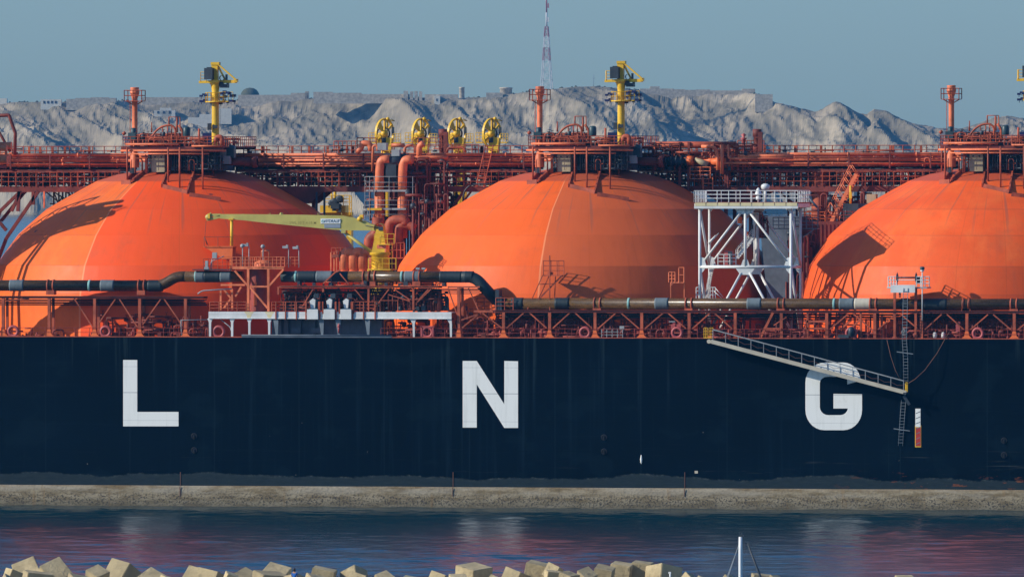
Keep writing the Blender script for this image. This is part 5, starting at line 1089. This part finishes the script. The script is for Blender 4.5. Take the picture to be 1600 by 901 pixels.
mb = MB(); mb.box(P(1045,503,.5),P(1056,501.5,.9)); S(mb, 'small_shelf', 'steel')
# walkway right of the bend
mb = MB(); mb.rail([P(745,484,1.8),P(768,484,1.8)], 1.3, .8, .05, 3); mb.box(P(740,488,.5),P(775,484.5,2)); mb.rail([P(775,484,.5),P(802,484,.5)], 1.3, 1, .04, 3); S(mb, 'walkway', 'red')
# small ladder platforms in front of the domes
mb = MB(); 
for a, b in (((848,430,1.0),(824,483,.9)),((880,430,1.0),(832,477,.9)),((858,431,1.6),(840,470,1.2)),((868,432,1.8),(866,480,1.8)),((842,444,1.2),(868,443,1.4)),((846,462,1),(878,430,1.4))): pbeam(mb, a, b, .09)
mb.beam(P(859,399,.9), P(859,486,.9), .11); mb.box(P(847,431,.9), P(882,429.5,2.1)); mb.rail([P(849,430,.9),P(881,430,.9)], 1.6, .7, .04, 3); mb.rail([P(849,430,2.1),P(873,430,2.1)], 1.6, .7, .04, 3); mb.cbox(P(860,427,1.2),(.5,.5,.3)); S(mb, 'lookout_platform', 'red')
mb = MB(); mb.box(P(1047,442,1.6),P(1070,440.5,2.3)); mb.rail([P(1045,441,1.6),P(1055,441,1.6)], 1.1, .4, .05, 3); mb.rail([P(1061,441,1.6),P(1069,441,1.6)], 1.6, .4, .06, 2); mb.beam(P(1047,446,1.8),P(1054,441,1.8),.1)
mb.beam(P(1048,442,2.2),P(1048,485,2.2),.08); mb.beam(P(1069,442,2.2),P(1069,485,2.2),.08); S(mb, 'lookout_platform', 'pipe')
# lamps over the bend
for px in (653,662): mb = MB(); mb.cbox(P(px,419.5,1.0),(.4,.3,.2)); mb.tube([P(px,420,1),P(px,426,1)], .03, 4); S(mb, 'floodlight', 'steel')
# ladder winch platform on the right
mb = MB(); mb.box(P(1386,450.5,-.2),P(1455,448,2.2)); wf = S(mb, 'winch_platform', 'steel')
mb = MB(); a = P(1392,457,-.3); b = P(1430,445,-.3); mb.box((a.x,-.45,a.z),(b.x,-.2,b.z)); mb.box(P(1386,450,-.25),P(1392,448,0)); S(mb, 'drum_guard', 'white', wf)
mb = MB()
for px in (1398,1431): mb.beam(P(px,450,.5),P(px,527,.5), .26)
mb.beam(P(1406,452,.5),P(1406,465,.5), .2); S(mb, 'platform_leg', 'red', wf)
mb = MB(); mb.rail([P(1388,448,0),P(1401,448,0)], 1.1, .35, .045, 3); mb.rail([P(1432,448,0),P(1452,448,0)], 1.1, .5, .045, 3); mb.rail([P(1452,448,0),P(1452,448,2)], 1.1, .5, .045, 3); mb.rail([P(1401,446,0),P(1432,446,0)], .6, 5, .04, 1); S(mb, 'railing', 'white', wf)
mb = MB(); mb.tube([P(1402,433.5,.4),P(1432,433.5,.4)], .09, 8)
for px in (1402,1431.5): mb.torus(P(px,434,.4), .48, .05, 'x', 16, 5); mb.beam(P(px,425,.4),P(px,446,.4), .07)
mb.cbox(P(1436,438,.4),(.5,.5,.7)); mb.cbox(P(1434,433.5,.3),(.6,.4,.2)); S(mb, 'winch', 'dark', wf)
mb = MB(); mb.tube([P(1441,500,-.1),P(1441,423,-.1)], .06, 8); mb.lathe(P(1441,421,-.1), [(.2,-.2),(.2,.05)], 10); S(mb, 'lamp_pole', 'white', wf)
mb = MB(); mb.lathe(P(1441,419.5,-.1), [(.24,-.12),(.28,.1),(.2,.2),(.01,.22)], 12); S(mb, 'lamp_head', 'motor', wf)
# fender/hose bits
mb = MB(); mb.lathe(P(1330,519,-.02), [(.01,-.5),(.35,-.3),(.35,.4),(.15,.6),(.01,.62)], 12); mb.cbox(P(1318,525,-.05),(1.2,.3,.35)); S(mb, 'rubber_fender', 'dark')
# unseen near-side gantry left of frame, added to cast shade on a dome
GY0, GY1 = 3.0, 8.6; xg1 = X(-8, 4); xg0 = xg1-46; zg0 = Z(298,4,0)+2.4; zg1 = Z(268,4,0)+2.4; mb = MB()
for Y in (GY0, GY1): mb.box((xg0,Y,zg0),(xg1,Y+.25,zg0+.5)); mb.box((xg0,Y,zg1),(xg1,Y+.2,zg1+.3))
x = xg0; i = 0
while x < xg1+.1:
    for Y in (GY0, GY1): mb.box((x-.12,Y+.02,zg0+.5),(x+.12,Y+.22,zg1))
    mb.box((x-.12,GY0+.25,zg0+.1),(x+.12,GY1,zg0+.4))
    if x < xg1-3: mb.beam((x,GY0+.1,zg0+.5),(x+2.87,GY0+.1,zg1),.14); mb.beam((x+2.87,GY1+.1,zg0+.5),(x,GY1+.1,zg1),.14)
    if i % 4 == 0 and x < xg1-2: mb.beam((x,GY0+.1,ZD),(x+1.2,GY0+.1,zg0),.4); mb.beam((x+4.5,GY0+.1,ZD),(x+2.5,GY0+.1,zg0),.4); mb.beam((x,GY1+.1,ZD),(x+1.2,GY1+.1,zg0),.4)
    x += 2.875; i += 1
ga = S(mb, 'shadow_gantry', 'darkred')
mb = MB(); mb.box((xg0,GY0+.3,zg0+.52),(xg1,GY1,zg0+.6)); mb.rail([(xg0,GY0,zg1+.3),(xg1,GY0,zg1+.3)], 1.1, 1.4, .05, 3)
for (Y, dz_, r) in ((3.9,1.0,.5),(5.0,1.1,.55),(6.0,1.0,.45),(4.4,2.3,.35),(5.6,2.6,.4)): mb.tube([(xg0,Y,zg0+dz_),(xg1+(Y*3%1.7),Y,zg0+dz_)], r, 10)
S(mb, 'shadow_gantry_pipe', 'pipe', ga)

# ---------------- white lattice tower
tw0, tw1 = 1093.5, 1237.5; YA, YB = 2.9, 8.0
def W(px, py, Y): return P(px, py, Y)
xl, xr_ = X(1093.5,YA), X(1236,YA); zTop = Z(318,YA,1160); zM = Z(417,YA,1160); zK = Z(470,YA,1160)
mb = MB(); 
mb.box((xl-.5,YA-.5,zTop-.0),(xr_+.9,YB+.8,zTop+.14)); tower = S(mb, 'lattice_tower', 'deckred')
mb = MB(); mb.box((xl-.5,YA-.62,zTop-.55),(xr_+.9,YA-.5,zTop-.28)); mb.box((xl-.5,YB+.8,zTop-.45),(xr_+.9,YB+.92,zTop+.1)); mb.box((xl-.5,YA-.5,zTop-.42),(xr_+.9,YB+.8,zTop-.01)); S(mb, 'platform_girder', 'white', tower)
mb = MB(); n = 9
for i in range(n): a = xl-.45+(xr_-xl+1.3)*i/n; b = xl-.45+(xr_-xl+1.3)*(i+1)/n; mb.box((a+.05,YA-.60,zTop-.26),(b-.05,YA-.51,zTop+.10))
S(mb, 'kick_plate', 'whitey', tower)
mb = MB(); c4 = [(xl-.5,YA-.55,zTop+.14),(xr_+.9,YA-.55,zTop+.14),(xr_+.9,YB+.8,zTop+.14),(xl-.5,YB+.8,zTop+.14),(xl-.5,YA-.55,zTop+.14)]
mb.rail(c4[:2], 1.25, 1.25, .035, 3, .045); mb.rail(c4[1:3], 1.25, .9, .035, 3, .04); mb.rail(c4[2:4], 1.25, 1.6, .035, 3, .035); mb.rail(c4[3:], 1.25, .85, .04, 3, .045); S(mb, 'railing', 'white', tower)
for (x, Y) in ((xl,YA),(xr_,YA),(xl,YB),(xr_,YB)): mb = MB(); mb.tube([(x,Y,ZD),(x,Y,zTop-.4)], .165 if Y == YA else .15, 12); S(mb, 'tower_leg', 'white', tower)
xm_ = (xl+xr_)/2
for Y in (YA, YB):
    mb = MB(); mb.tube([(xl,Y,zM),(xr_,Y,zM)], .17, 12); S(mb, 'tower_brace', 'white', tower)
    mb = MB(); mb.tube([(xm_,Y,zM),(xm_,Y,zTop-.5)], .16, 12); S(mb, 'tower_brace', 'white', tower)
    for s_ in (-1, 1):
        xe = xl if s_ < 0 else xr_
        mb = MB(); mb.tube([(xm_+s_*.5,Y,zTop-1.0),(xe-s_*.5,Y,zM+.7)], .13, 10); S(mb, 'tower_brace', 'white', tower)
        mb = MB(); mb.tube([(xm_+s_*.45,Y,zM-.6),(xm_+s_*4.0,Y,ZD+.8)], .14, 10); S(mb, 'tower_brace', 'white', tower)
    t_ = .06
    def gp(poly): mb = MB(); mb.prism(poly, Y-t_, Y+t_); S(mb, 'gusset_plate', 'white', tower)
    gp([(xm_-1.2,zTop-.5),(xm_+1.2,zTop-.5),(xm_+.7,zTop-1.15),(xm_-.7,zTop-1.15)]); gp([(xm_-1.1,zM-.1),(xm_+1.1,zM-.1),(xm_+.55,zM-.85),(xm_-.55,zM-.85)]); gp([(xm_-.5,zM+.1),(xm_+.5,zM+.1),(xm_+.25,zM+.8),(xm_-.25,zM+.8)])
    for xe, s_ in ((xl,1),(xr_,-1)): gp([(xe,zM+1.1),(xe+s_*.45,zM+1.0),(xe+s_*.75,zM+.1),(xe+s_*.45,zM-.4),(xe,zM-.9)]); gp([(xe,zTop-.4),(xe+s_*.6,zTop-.4),(xe,zTop-1.1)])
for x in (xl, xr_):
    for a, b in ((zM, ZD+.5),(zTop-.6, zM)): mb = MB(); mb.tube([(x,YA,a),(x,YB,b)], .15, 10); S(mb, 'tower_brace', 'white', tower)
    mb = MB(); mb.tube([(x,YA,zM),(x,YB,zM)], .15, 10); S(mb, 'tower_brace', 'white', tower)
def stair(a, b, mat, name, parent, w_=.9):
    a = Vector(a); b = Vector(b); mb = MB()
    for dy in (0, w_):
        o_ = Vector((0,dy,0)); mb.beam(a+o_, b+o_, .06, .22); mb.tube([a+o_+Vector((0,0,1.0)), b+o_+Vector((0,0,1.0))], .035, 5); mb.tube([a+o_+Vector((0,0,.5)), b+o_+Vector((0,0,.5))], .03, 5)
        n = int((a-b).length/1.0)+1
        for i in range(n+1): q_ = a.lerp(b, i/n)+o_; mb.tube([q_, q_+Vector((0,0,1.0))], .035, 5)
    n = int(abs(a.z-b.z)/.22)
    for i in range(n+1): q_ = a.lerp(b, i/n); mb.box((q_.x-.12,q_.y+.02,q_.z-.02),(q_.x+.12,q_.y+w_-.02,q_.z+.02))
    return S(mb, name, mat, parent)
stair(W(1103,468,5), W(1112,418,5), 'white', 'stair_flight', tower, .9)
stair(W(1150,404,5), W(1176,372,5), 'white', 'stair_flight', tower, .9)
mb = MB(); mb.box(W(1108,416,4.6), W(1150,414.5,6)); mb.rail([W(1122,414,4.6),W(1150,414,4.6)], 1.15, .7, .045, 3); S(mb, 'stair_landing', 'white', tower)
mb = MB(); mb.rail([W(1088,466,3.4),W(1098,466,3.4)], 1.2, .5, .05, 3); mb.tube([W(1118,450,4),W(1130,464,4)], .045, 5); mb.tube([W(1116,455,4),W(1128,466,4)], .045, 5); mb.rail([W(1110,466,4),W(1118,466,4)], 1.2, .25, .045, 3); S(mb, 'gate_rail', 'white', tower)
mb = MB(); c = W(1139,403,7); mb.cbox(c,(.9,.7,1.6)); S(mb, 'fire_locker', 'pink', tower); mb = MB(); mb.cbox(W(1141,403,6.5),(.5,.1,1.4)); S(mb, 'locker_opening', 'dark', tower)
mb = MB(); mb.tube([W(1107,380,4),W(1119,368,4)], .13, 6); mb.tube([W(1108,382,4),W(1123,364,4)], .05, 5); S(mb, 'tube_lamp', 'white', tower)
mb = MB(); x0 = W(1205,357,9).x; mb.box((x0,8.6,Z(358,9,1230)),(W(1278,357,9).x,10,Z(356.5,9,1230))); mb.rail([W(1208,357,8.6),W(1278,357,8.6)], 1.2, .6, .04, 3); mb.beam(W(1254,371,8.6),W(1272,358,8.6),.1); mb.tube([W(1261,306,8.6),W(1277,324,8.6)], .13, 8); mb.tube([W(1278,324,8.6),W(1278,357,8.6)], .06, 6)
mb.ladder(W(1256,357,8.4), W(1256,298,8.4), .5, (1,0,0), .035, .35); S(mb, 'service_gallery', 'grey', tower)
mb = MB(); mb.tube([W(1183,420,7),W(1183,335,7)], .24, 12); mb.box(W(1177,345,6.8),W(1182,373,7)); S(mb, 'monitor_post', 'white', tower)
mb = MB(); mb.lathe(W(1156,344,6.2), [(.28,-.35),(.28,.3),(.1,.4)], 12); mb.lathe(W(1168,366,6.2), [(.12,-.3),(.14,.3)], 10); S(mb, 'nozzle', 'orangebright', tower)
mp = MB(); mv = MB(); clutter(mp, mv, X(1172,7), X(1198,7), 6.6, 8.6, Z(372,7,1180), Z(330,7,1180), 40, (.04,.1), rg); S(mp, 'pipework', 'darkred', tower); S(mv, 'valve', 'dark', tower)
# radomes / satellite domes on the tower
mb = MB(); mb.lathe(W(1185,299,5), [(.10,-.45),(.40,-.35),(.38,-.28),(.24,.15),(.12,.36),(.01,.40)], 18); mb.tube([W(1185,302,5),W(1185,316,5)], .10, 8); mb.lathe(W(1185,309,5), [(.28,-.2),(.28,.15),(.01,.2)], 10); S(mb, 'radome', 'white', tower)
mb = MB(); mb.lathe(W(1196,291,6), [(.2,-.40),(.42,-.32),(.50,-.05),(.44,.14),(.24,.27),(.01,.30)], 18); mb.tube([W(1196,295,6),W(1196,316,6)], .14, 8); S(mb, 'radome', 'white', tower)

for o in ship.children:
    n_ = o.name.split('.')[0]
    if n_ == 'deck_crane': o['label'] = 'yellow deck crane with a long faded yellow boom'
    elif n_ == 'lattice_tower': o['label'] = 'white lattice tower between the middle and right domes'
    elif n_ == 'hose_platform': o['label'] = 'long white platform at the deck edge'
    elif n_ == 'wrapped_bend': o['label'] = 'black wrapped bend of the long pipe'
    elif n_ == 'winch_platform': o['label'] = 'small grey platform on two red legs above the rope ladder'
# ================================================================== THINGS HANGING ON THE SHIP
# accommodation ladder
ga0 = P(1111,533,-.9); ga1 = P(1416,613,-.9)
gw = thing('gangway', 'beige boarding gangway slanting down the navy hull across the letter G', 'gangway', ga1)
YG0, YG1 = -.7, -1.6
mb = MB()
for Y in (YG0, YG1):
    a = Vector((P(1111,533,Y).x, Y, ga0.z)); b = Vector((P(1416,613,Y).x, Y, ga1.z)); mb.beam(a, b, .10, .42)
mb.tube([ga0+Vector((-.1,-.7,0)), ga0+Vector((-.1,.2,0))], .23, 10); mb.build('side_beam', M['gang'], gw)
mb = MB(); a = Vector((P(1111,533,-1).x,-1.6,ga0.z+.1)); b = Vector((P(1416,613,-1).x,-1.6,ga1.z+.1))
for i in range(60): q_ = a.lerp(b, (i+.5)/60); mb.box((q_.x-.16,-1.55,q_.z-.03),(q_.x+.16,-.75,q_.z))
mb.build('tread', M['gang'], gw)
mb = MB()
for Y in (YG0, YG1):
    a = Vector((P(1114,533,Y).x, Y, ga0.z+.15)); b = Vector((P(1412,613,Y).x, Y, ga1.z+.15)); up = Vector((0,0,1.15))
    mb.tube([a+up,b+up], .03, 5, False); mb.tube([a+up*.95,b+up*.95], .02, 4, False)
    for i in range(16): q_ = a.lerp(b, i/15); mb.tube([q_, q_+up], .038, 5, False)
mb.build('handrail', M['steel'], gw)
mb = MB()
for Y in (YG1,):
    a = Vector((P(1114,533,Y).x, Y, ga0.z+.15)); b = Vector((P(1412,613,Y).x, Y, ga1.z+.15))
    for i in range(15):
        q0 = a.lerp(b, i/15)+Vector((0,0,.65)); q1 = a.lerp(b, (i+1)/15)+Vector((0,0,.65)); mb.tube([q0,(q0+q1)/2-Vector((0,0,.2)),q1], .022, 4, False, False)
mb.build('safety_rope', M['rope'], gw)
mb = MB(); mb.rail([P(1100,527,-.6),P(1105,527,-.6)], 1.05, .17, .028, 3); mb.rail([P(1108,527,-.6),P(1114,527,-.6)], 1.05, .2, .028, 3); mb.box(P(1099,528,-1),P(1115,527,-.2)); mb.build('top_gate', M['yellow'], gw)
mb = MB(); mb.rail([P(1415,612,-1.2),P(1418,612,-1.2)], 1.0, .1, .045, 3); mb.build('bottom_gate', M['yellow'], gw)
mb = MB(); mb.box(P(1411,615,-1.7),P(1419,612.5,-.6)); mb.beam(P(1412,618,-1),P(1421,632,-1),.08,.3); mb.build('bottom_platform', M['dark'], gw)
mb = MB(); pts = [P(1385,527,.1),P(1392,557,-.5),P(1399,578,-1.1),P(1406,592,-1.2)]; mb.tube(pts, .035, 5); pts = [P(1484,518,.2),P(1478,527,-.1),P(1464,552,-.5),P(1445,578,-.9),P(1430,592,-1.1),P(1417,600,-1.2)]; mb.tube(pts, .04, 5); mb.build('hanging_rope', M['rope'], gw)
# rope ladders
def rope_ladder(pts, sp, name, label, spr):
    t = thing(name, label, 'rope ladder', pts[0]); mb = MB(); w_ = .24
    for s_ in (-1,1): mb.tube([p+Vector((s_*w_,0,0)) for p in pts], .03, 5)
    mb.build('side_rope', M['grey'], t); mb = MB()
    tot = sum((b-a).length for a, b in zip(pts, pts[1:])); n = int(tot/sp)
    for i in range(1, n):
        d = tot*i/n
        for a, b in zip(pts, pts[1:]):
            l = (b-a).length
            if d <= l: q_ = a.lerp(b, d/l); break
            d -= l
        mb.cbox(q_, (w_*2+.1,.1,.045))
    mb.build('rung', M['grey'], t)
    for (px, py) in spr: mb = MB(); c = P(px,py,pts[0].y-.05); mb.beam(c+Vector((-.9,0,.12)), c+Vector((.9,0,-.12)), .05, .09); mb.build('spreader', M['grey'], t)
rope_ladder([P(1415,450,-.5),P(1414,500,-.35),P(1413,528,-.3),P(1415,560,-.15),P(1415.5,604,-.2)], .33, 'rope_ladder', 'upper rope ladder hanging from the winch platform to the gangway foot', [(1414,551)])
rope_ladder([P(1412,624,-.15),P(1410,650,-.12),P(1407,696,-.12)], .33, 'rope_ladder', 'lower rope ladder hanging below the gangway beside the red and white mark', [(1409,671)])
t = thing('rope_coil', 'heap of pale tangled rope at the deck edge where the rope ladder starts', 'rope', P(1413,520,-.1)); mb = MB(); rg3 = random.Random(2)
pts = [P(1413+rg3.uniform(-5,5), 519+rg3.uniform(-8,6), -.1+rg3.uniform(-.1,.2)) for _ in range(30)]; mb.bent(pts, .03, .15, 5, 3); mb.build('rope', M['steel'], t)

# ================================================================== BREAKWATER
blocks = [(12,895,28,14,30,8),(19,886,16,5,20,30),(45,868,42,38,-28,25),(58,890,47,4,6,12),(86,869,42,42,-30,50),(122,894,36,16,12,20),(152,881,30,24,-20,50),(190,871,47,-30,12,-38),(238,885,38,24,-30,55),(306,882,34,-32,14,-30),(330,885,46,-18,10,-34),(360,891,14,12,20,10),(384,885,30,24,-22,55),(430,877,42,24,16,-24),(421,890,50,8,4,22),(461,894,30,-12,20,50),(504,883,40,4,12,-6),(495,894,42,12,14,15),(554,881,34,-24,20,55),(560,891,34,-26,16,-28),(601,890,28,30,-20,50),(686,890,32,-20,16,-30),(716,896,30,14,0,10),(740,878,46,10,-6,42),(773,896,22,20,30,60),(804,884,34,16,16,50),(838,874,36,6,12,-14),(864,889,28,6,6,12),(864,877,22,22,20,60),(888,891,26,16,-4,50),(916,884,26,34,-20,50),(943,880,32,12,12,-12),(971,876,36,6,8,-12),(1003,875,34,4,6,-10),(1036,878,46,-8,12,36),(1076,892,20,34,20,40),(1138,896,10,40,10,50),(1190,894.5,36,4,6,6),(1212,897,22,30,4,50),(1413,898,30,4,0,6),(262,897,24,10,12,30),(640,898,30,12,10,-20),(1100,898,24,12,16,20)]
order = sorted(range(len(blocks)), key=lambda i: blocks[i][0])
ordw = ['leftmost','second from left','third from left','fourth from left','fifth from left','sixth from left','seventh from left','eighth from left','ninth from left','tenth from left']
rg = random.Random(44)
proto = {}
nb = len(blocks)
words = ['first','second','third','fourth','fifth','sixth','seventh','eighth','ninth','tenth','eleventh','twelfth','thirteenth','fourteenth','fifteenth','sixteenth','seventeenth','eighteenth','nineteenth','twentieth','twenty-first','twenty-second']
for rank, i in enumerate(order):
    xc_, yt, wd, rx, ry, rz = blocks[i]
    dist = 985 - (yt-868)*.55 + rg.uniform(-1,1)
    bm = bmesh.new(); bmesh.ops.create_cube(bm, size=1)
    bmesh.ops.bevel(bm, geom=bm.edges[:], offset=.022, segments=2, affect='EDGES')
    bmesh.ops.subdivide_edges(bm, edges=bm.edges[:], cuts=2, use_grid_fill=True)
    s_ = wd*dist/FPX/1.12; s_ = max(1.1, s_)
    rot = Matrix.Rotation(TH, 3, 'Z') @ Matrix.Rotation(R_(rz), 3, 'Z') @ Matrix.Rotation(R_(rx), 3, 'X') @ Matrix.Rotation(R_(ry), 3, 'Y')
    sc3 = Vector((s_, s_*1.05, s_*1.1))
    for v in bm.verts:
        c = Vector((v.co.x*sc3.x, v.co.y*sc3.y, v.co.z*sc3.z)); c += Vector((1,1,1))*.02*noise.noise(c*1.3+Vector((i*7,0,0))); v.co = c
    hi = max((rot @ v.co).z for v in bm.verts)
    top = Pd(xc_, yt, dist); ctr = Vector((top.x, top.y, top.z-hi))
    me = bpy.data.meshes.new('breakwater_block'); bm.to_mesh(me); bm.free(); me.materials.append(M['conc'])
    o = bpy.data.objects.new('breakwater_block', me); C.objects.link(o); o.location = ctr; o.rotation_euler = rot.to_euler()
    look = 'tilted' if abs(rx) > 20 or abs(rz) > 40 else 'square'
    size = 'large' if wd > 40 else ('small' if wd < 24 else 'mid-sized')
    pos = words[rank]+' from the left end' if rank < 22 else words[nb-1-rank]+' from the right end'
    tag(o, '%s %s concrete block, %s of the breakwater row' % (size, look, pos), 'concrete block', 'concrete blocks heaped along the breakwater')
mb = MB(); nx, ny = 160, 24; 
for j in range(ny):
    for i in range(nx):
        u = -70+140*i/(nx-1); d = 940+70*j/(ny-1); prof_ = max(0, 1-abs((d-975)/33)**1.3); taper = 1 if u < 10 else max(.55, 1-(u-10)/60)
        z = -3 + 5.0*prof_*taper + .6*noise.noise(Vector((u*.5,d*.5,0)))
        mb.v.append(tuple(camg(u,d,z)))
mb.f = [(j*nx+i, j*nx+i+1, (j+1)*nx+i+1, (j+1)*nx+i) for j in range(ny-1) for i in range(nx-1)]; mb.sm = [False]*len(mb.f)
o = mb.build('breakwater_mound', M['conc']); tag(o, 'rubble mound under the breakwater blocks', 'mound', kind='structure')
# person sitting among the blocks, seen from the shoulders up
def person():
    head = Pd(460, 889.5, 968); B = head - Vector((0,0,.85)); t = thing('person', 'person in a blue shirt sitting among the breakwater blocks, only head and shoulders showing', 'person', B)
    js = {'pel':(0,0,.12),'bel':(0,.02,.30),'che':(0,0,.52),'nek':(0,0,.68),'hed':(0,0,.80),'crn':(0,0,.92),'shl':(-.19,0,.60),'elL':(-.27,.05,.34),'haL':(-.16,.28,.22),'shr':(.19,0,.60),'elR':(.27,.05,.34),'haR':(.16,.28,.22),'hiL':(-.1,.03,.08),'knL':(-.14,.45,.16),'anL':(-.14,.46,-.26),'toL':(-.14,.64,-.30),'hiR':(.1,.03,.08),'knR':(.14,.45,.16),'anR':(.14,.46,-.26),'toR':(.14,.64,-.30)}
    rad = {'pel':.15,'bel':.13,'che':.15,'nek':.06,'hed':.095,'crn':.07,'shl':.07,'elL':.045,'haL':.035,'shr':.07,'elR':.045,'haR':.035,'hiL':.09,'knL':.065,'anL':.045,'toL':.035,'hiR':.09,'knR':.065,'anR':.045,'toR':.035}
    ed = [('pel','bel'),('bel','che'),('che','nek'),('nek','hed'),('hed','crn'),('che','shl'),('shl','elL'),('elL','haL'),('che','shr'),('shr','elR'),('elR','haR'),('pel','hiL'),('hiL','knL'),('knL','anL'),('anL','toL'),('pel','hiR'),('hiR','knR'),('knR','anR'),('anR','toR')]
    def grow(names, mat, name, f=1.0):
        idx = {n_: i for i, n_ in enumerate(names)}; me = bpy.data.meshes.new(name); me.from_pydata([js[n_] for n_ in names], [(idx[a], idx[b]) for a, b in ed if a in idx and b in idx], [])
        o = bpy.data.objects.new(name, me); C.objects.link(o); sk = o.modifiers.new('s','SKIN'); ss = o.modifiers.new('u','SUBSURF'); ss.levels = ss.render_levels = 2
        for i, n_ in enumerate(names): me.skin_vertices[0].data[i].radius = (rad[n_]*f, rad[n_]*f)
        me.skin_vertices[0].data[0].use_root = True
        dg = bpy.context.evaluated_depsgraph_get(); dg.update(); nm = bpy.data.meshes.new_from_object(o.evaluated_get(dg)); o.modifiers.clear(); o.data = nm; nm.materials.clear(); nm.materials.append(mat); o.parent = t; return o
    grow(list(js), paint('skin', (.35,.19,.12), .6, .1, 0), 'body')
    grow(['che','pel','bel','shl','elL','shr','elR'], paint('blue_cloth', (.02,.12,.42), .9, .15, 0), 'shirt', 1.12)
    grow(['pel','hiL','knL','anL','hiR','knR','anR'], paint('dark_cloth', (.03,.03,.04), .9, .15, 0), 'trousers', 1.12)
    mb = MB(); mb.lathe(B+Vector((0,-.02,.80)), [(.09,-.06),(.115,.02),(.11,.1),(.07,.16),(.01,.18)], 12); mb.build('hair', paint('dark_hair', (.015,.012,.012), .7, .1, 0), t)
    t.rotation_euler = (0,0,TH-.4)
person()
t = thing('marker_post', 'short pale post with a blue foot beside the tallest group of breakwater blocks', 'post', Pd(1047,905,975)); mb = MB(); mb.tube([Pd(1047.5,908,975),Pd(1047,893,975)], .07, 8); mb.cbox(Pd(1046.5,894,975),(.2,.15,.14)); mb.build('post', M['signwhite'], t)
# sailing yacht, only its mast top in view
def yacht():
    d = 560.0; mt = Pd(1157, 838, d); B = Vector((mt.x, mt.y, 0)); hgt = mt.z
    t = thing('sailing_boat', 'sailing boat whose white mast top rises in front of the water on the right', 'sailing boat', B); ux = HR; uy = HF
    mb = MB(); st = []
    for i in range(13):
        q_ = i/12; l = -7.5+15*q_; wd = 2.1*math.sin(math.pi*min(1,(q_*.92+.12)))**.7 if q_ < .98 else .05
        for (fy, z) in ((-1,1.25),(-.95,.6),(-.6,-.2),(0,-.5),(.6,-.2),(.95,.6),(1,1.25)): mb.v.append(tuple(B+ux*l+uy*(fy*wd)+Vector((0,0,z+(.35*q_*q_ if z > .5 else 0)))))
    for i in range(12):
        for j in range(6): mb.f.append((i*7+j,(i+1)*7+j,(i+1)*7+j+1,i*7+j+1)); mb.sm.append(True)
        mb.f.append((i*7,i*7+6,(i+1)*7+6,(i+1)*7)); mb.sm.append(False)
    mb.f.append(tuple(range(7))); mb.sm.append(False); mb.build('hull', M['white'], t)
    mb = MB(); mb.box(B+Vector((-3,-1,1.3)), B+Vector((2.4,1,1.95))); mb.build('cabin', M['white'], t, .1)
    mb = MB(); mb.tube([B+Vector((0,0,1.5)), B+Vector((0,0,hgt*.97)), B+Vector((0,0,hgt))], [.12,.095,.085], 12); ms = mb.build('mast', M['signwhite'], t)
    mb = MB(); mb.tube([B+Vector((-.05,0,hgt)), B+Vector((-.05,0,hgt+.25))], .012, 4); mb.tube([B+Vector((.06,0,hgt)), B+Vector((.06,0,hgt+.2))], .02, 5); mb.cbox(B+Vector((.05,0,hgt+.05)),(.16,.12,.1)); mb.build('masthead_light', M['dark'], ms)
    mb = MB(); a = B+Vector((-.05,0,hgt-.3))
    for s_ in (-1,1): mb.tube([a, B+ux*(-7.0 if s_<0 else -6.4)+uy*(.6*s_)+Vector((0,0,1.5))], .014, 4)
    mb.build('stay', M['steel'], t)
    mb = MB(); tp_ = Pd(1168,848,d); mb.tube([tp_, Pd(1190,905,d), B+ux*7.2+Vector((0,0,1.8))], [.03,.06,.08], 6); mb.tube([B+Vector((0,0,hgt-.25)), tp_], .015, 4); mb.build('furled_sail', M['dark'], t)
    mb = MB(); mb.tube([B+Vector((0,0,2.4)), B-ux*5+Vector((0,0,2.4))], .09, 10); mb.build('boom', M['signwhite'], t)
yacht()
# ================================================================== HAZE
mb = MB(); c8 = [camg(u, d, z) for z in (-8.5, 175) for (u, d) in ((-3050,-650),(3050,-650),(3050,9900),(-3050,9900))]
mb.add(c8, [(0,3,2,1),(4,5,6,7),(0,1,5,4),(1,2,6,5),(2,3,7,6),(3,0,4,7)])
hm = bpy.data.materials.new('haze_air'); hm.use_nodes = True; hn = hm.node_tree; hn.nodes.clear()
pv = hn.nodes.new('ShaderNodeVolumePrincipled'); ho = hn.nodes.new('ShaderNodeOutputMaterial'); hn.links.new(pv.outputs[0], ho.inputs['Volume'])
pv.inputs['Color'].default_value = (.07,.40,.85,1); pv.inputs['Density'].default_value = 3.3e-5; pv.inputs['Anisotropy'].default_value = 0.0
o = mb.build('haze', None); o.data.materials.append(hm); tag(o, 'thin bluish sea haze over the whole bay', 'haze', kind='stuff')
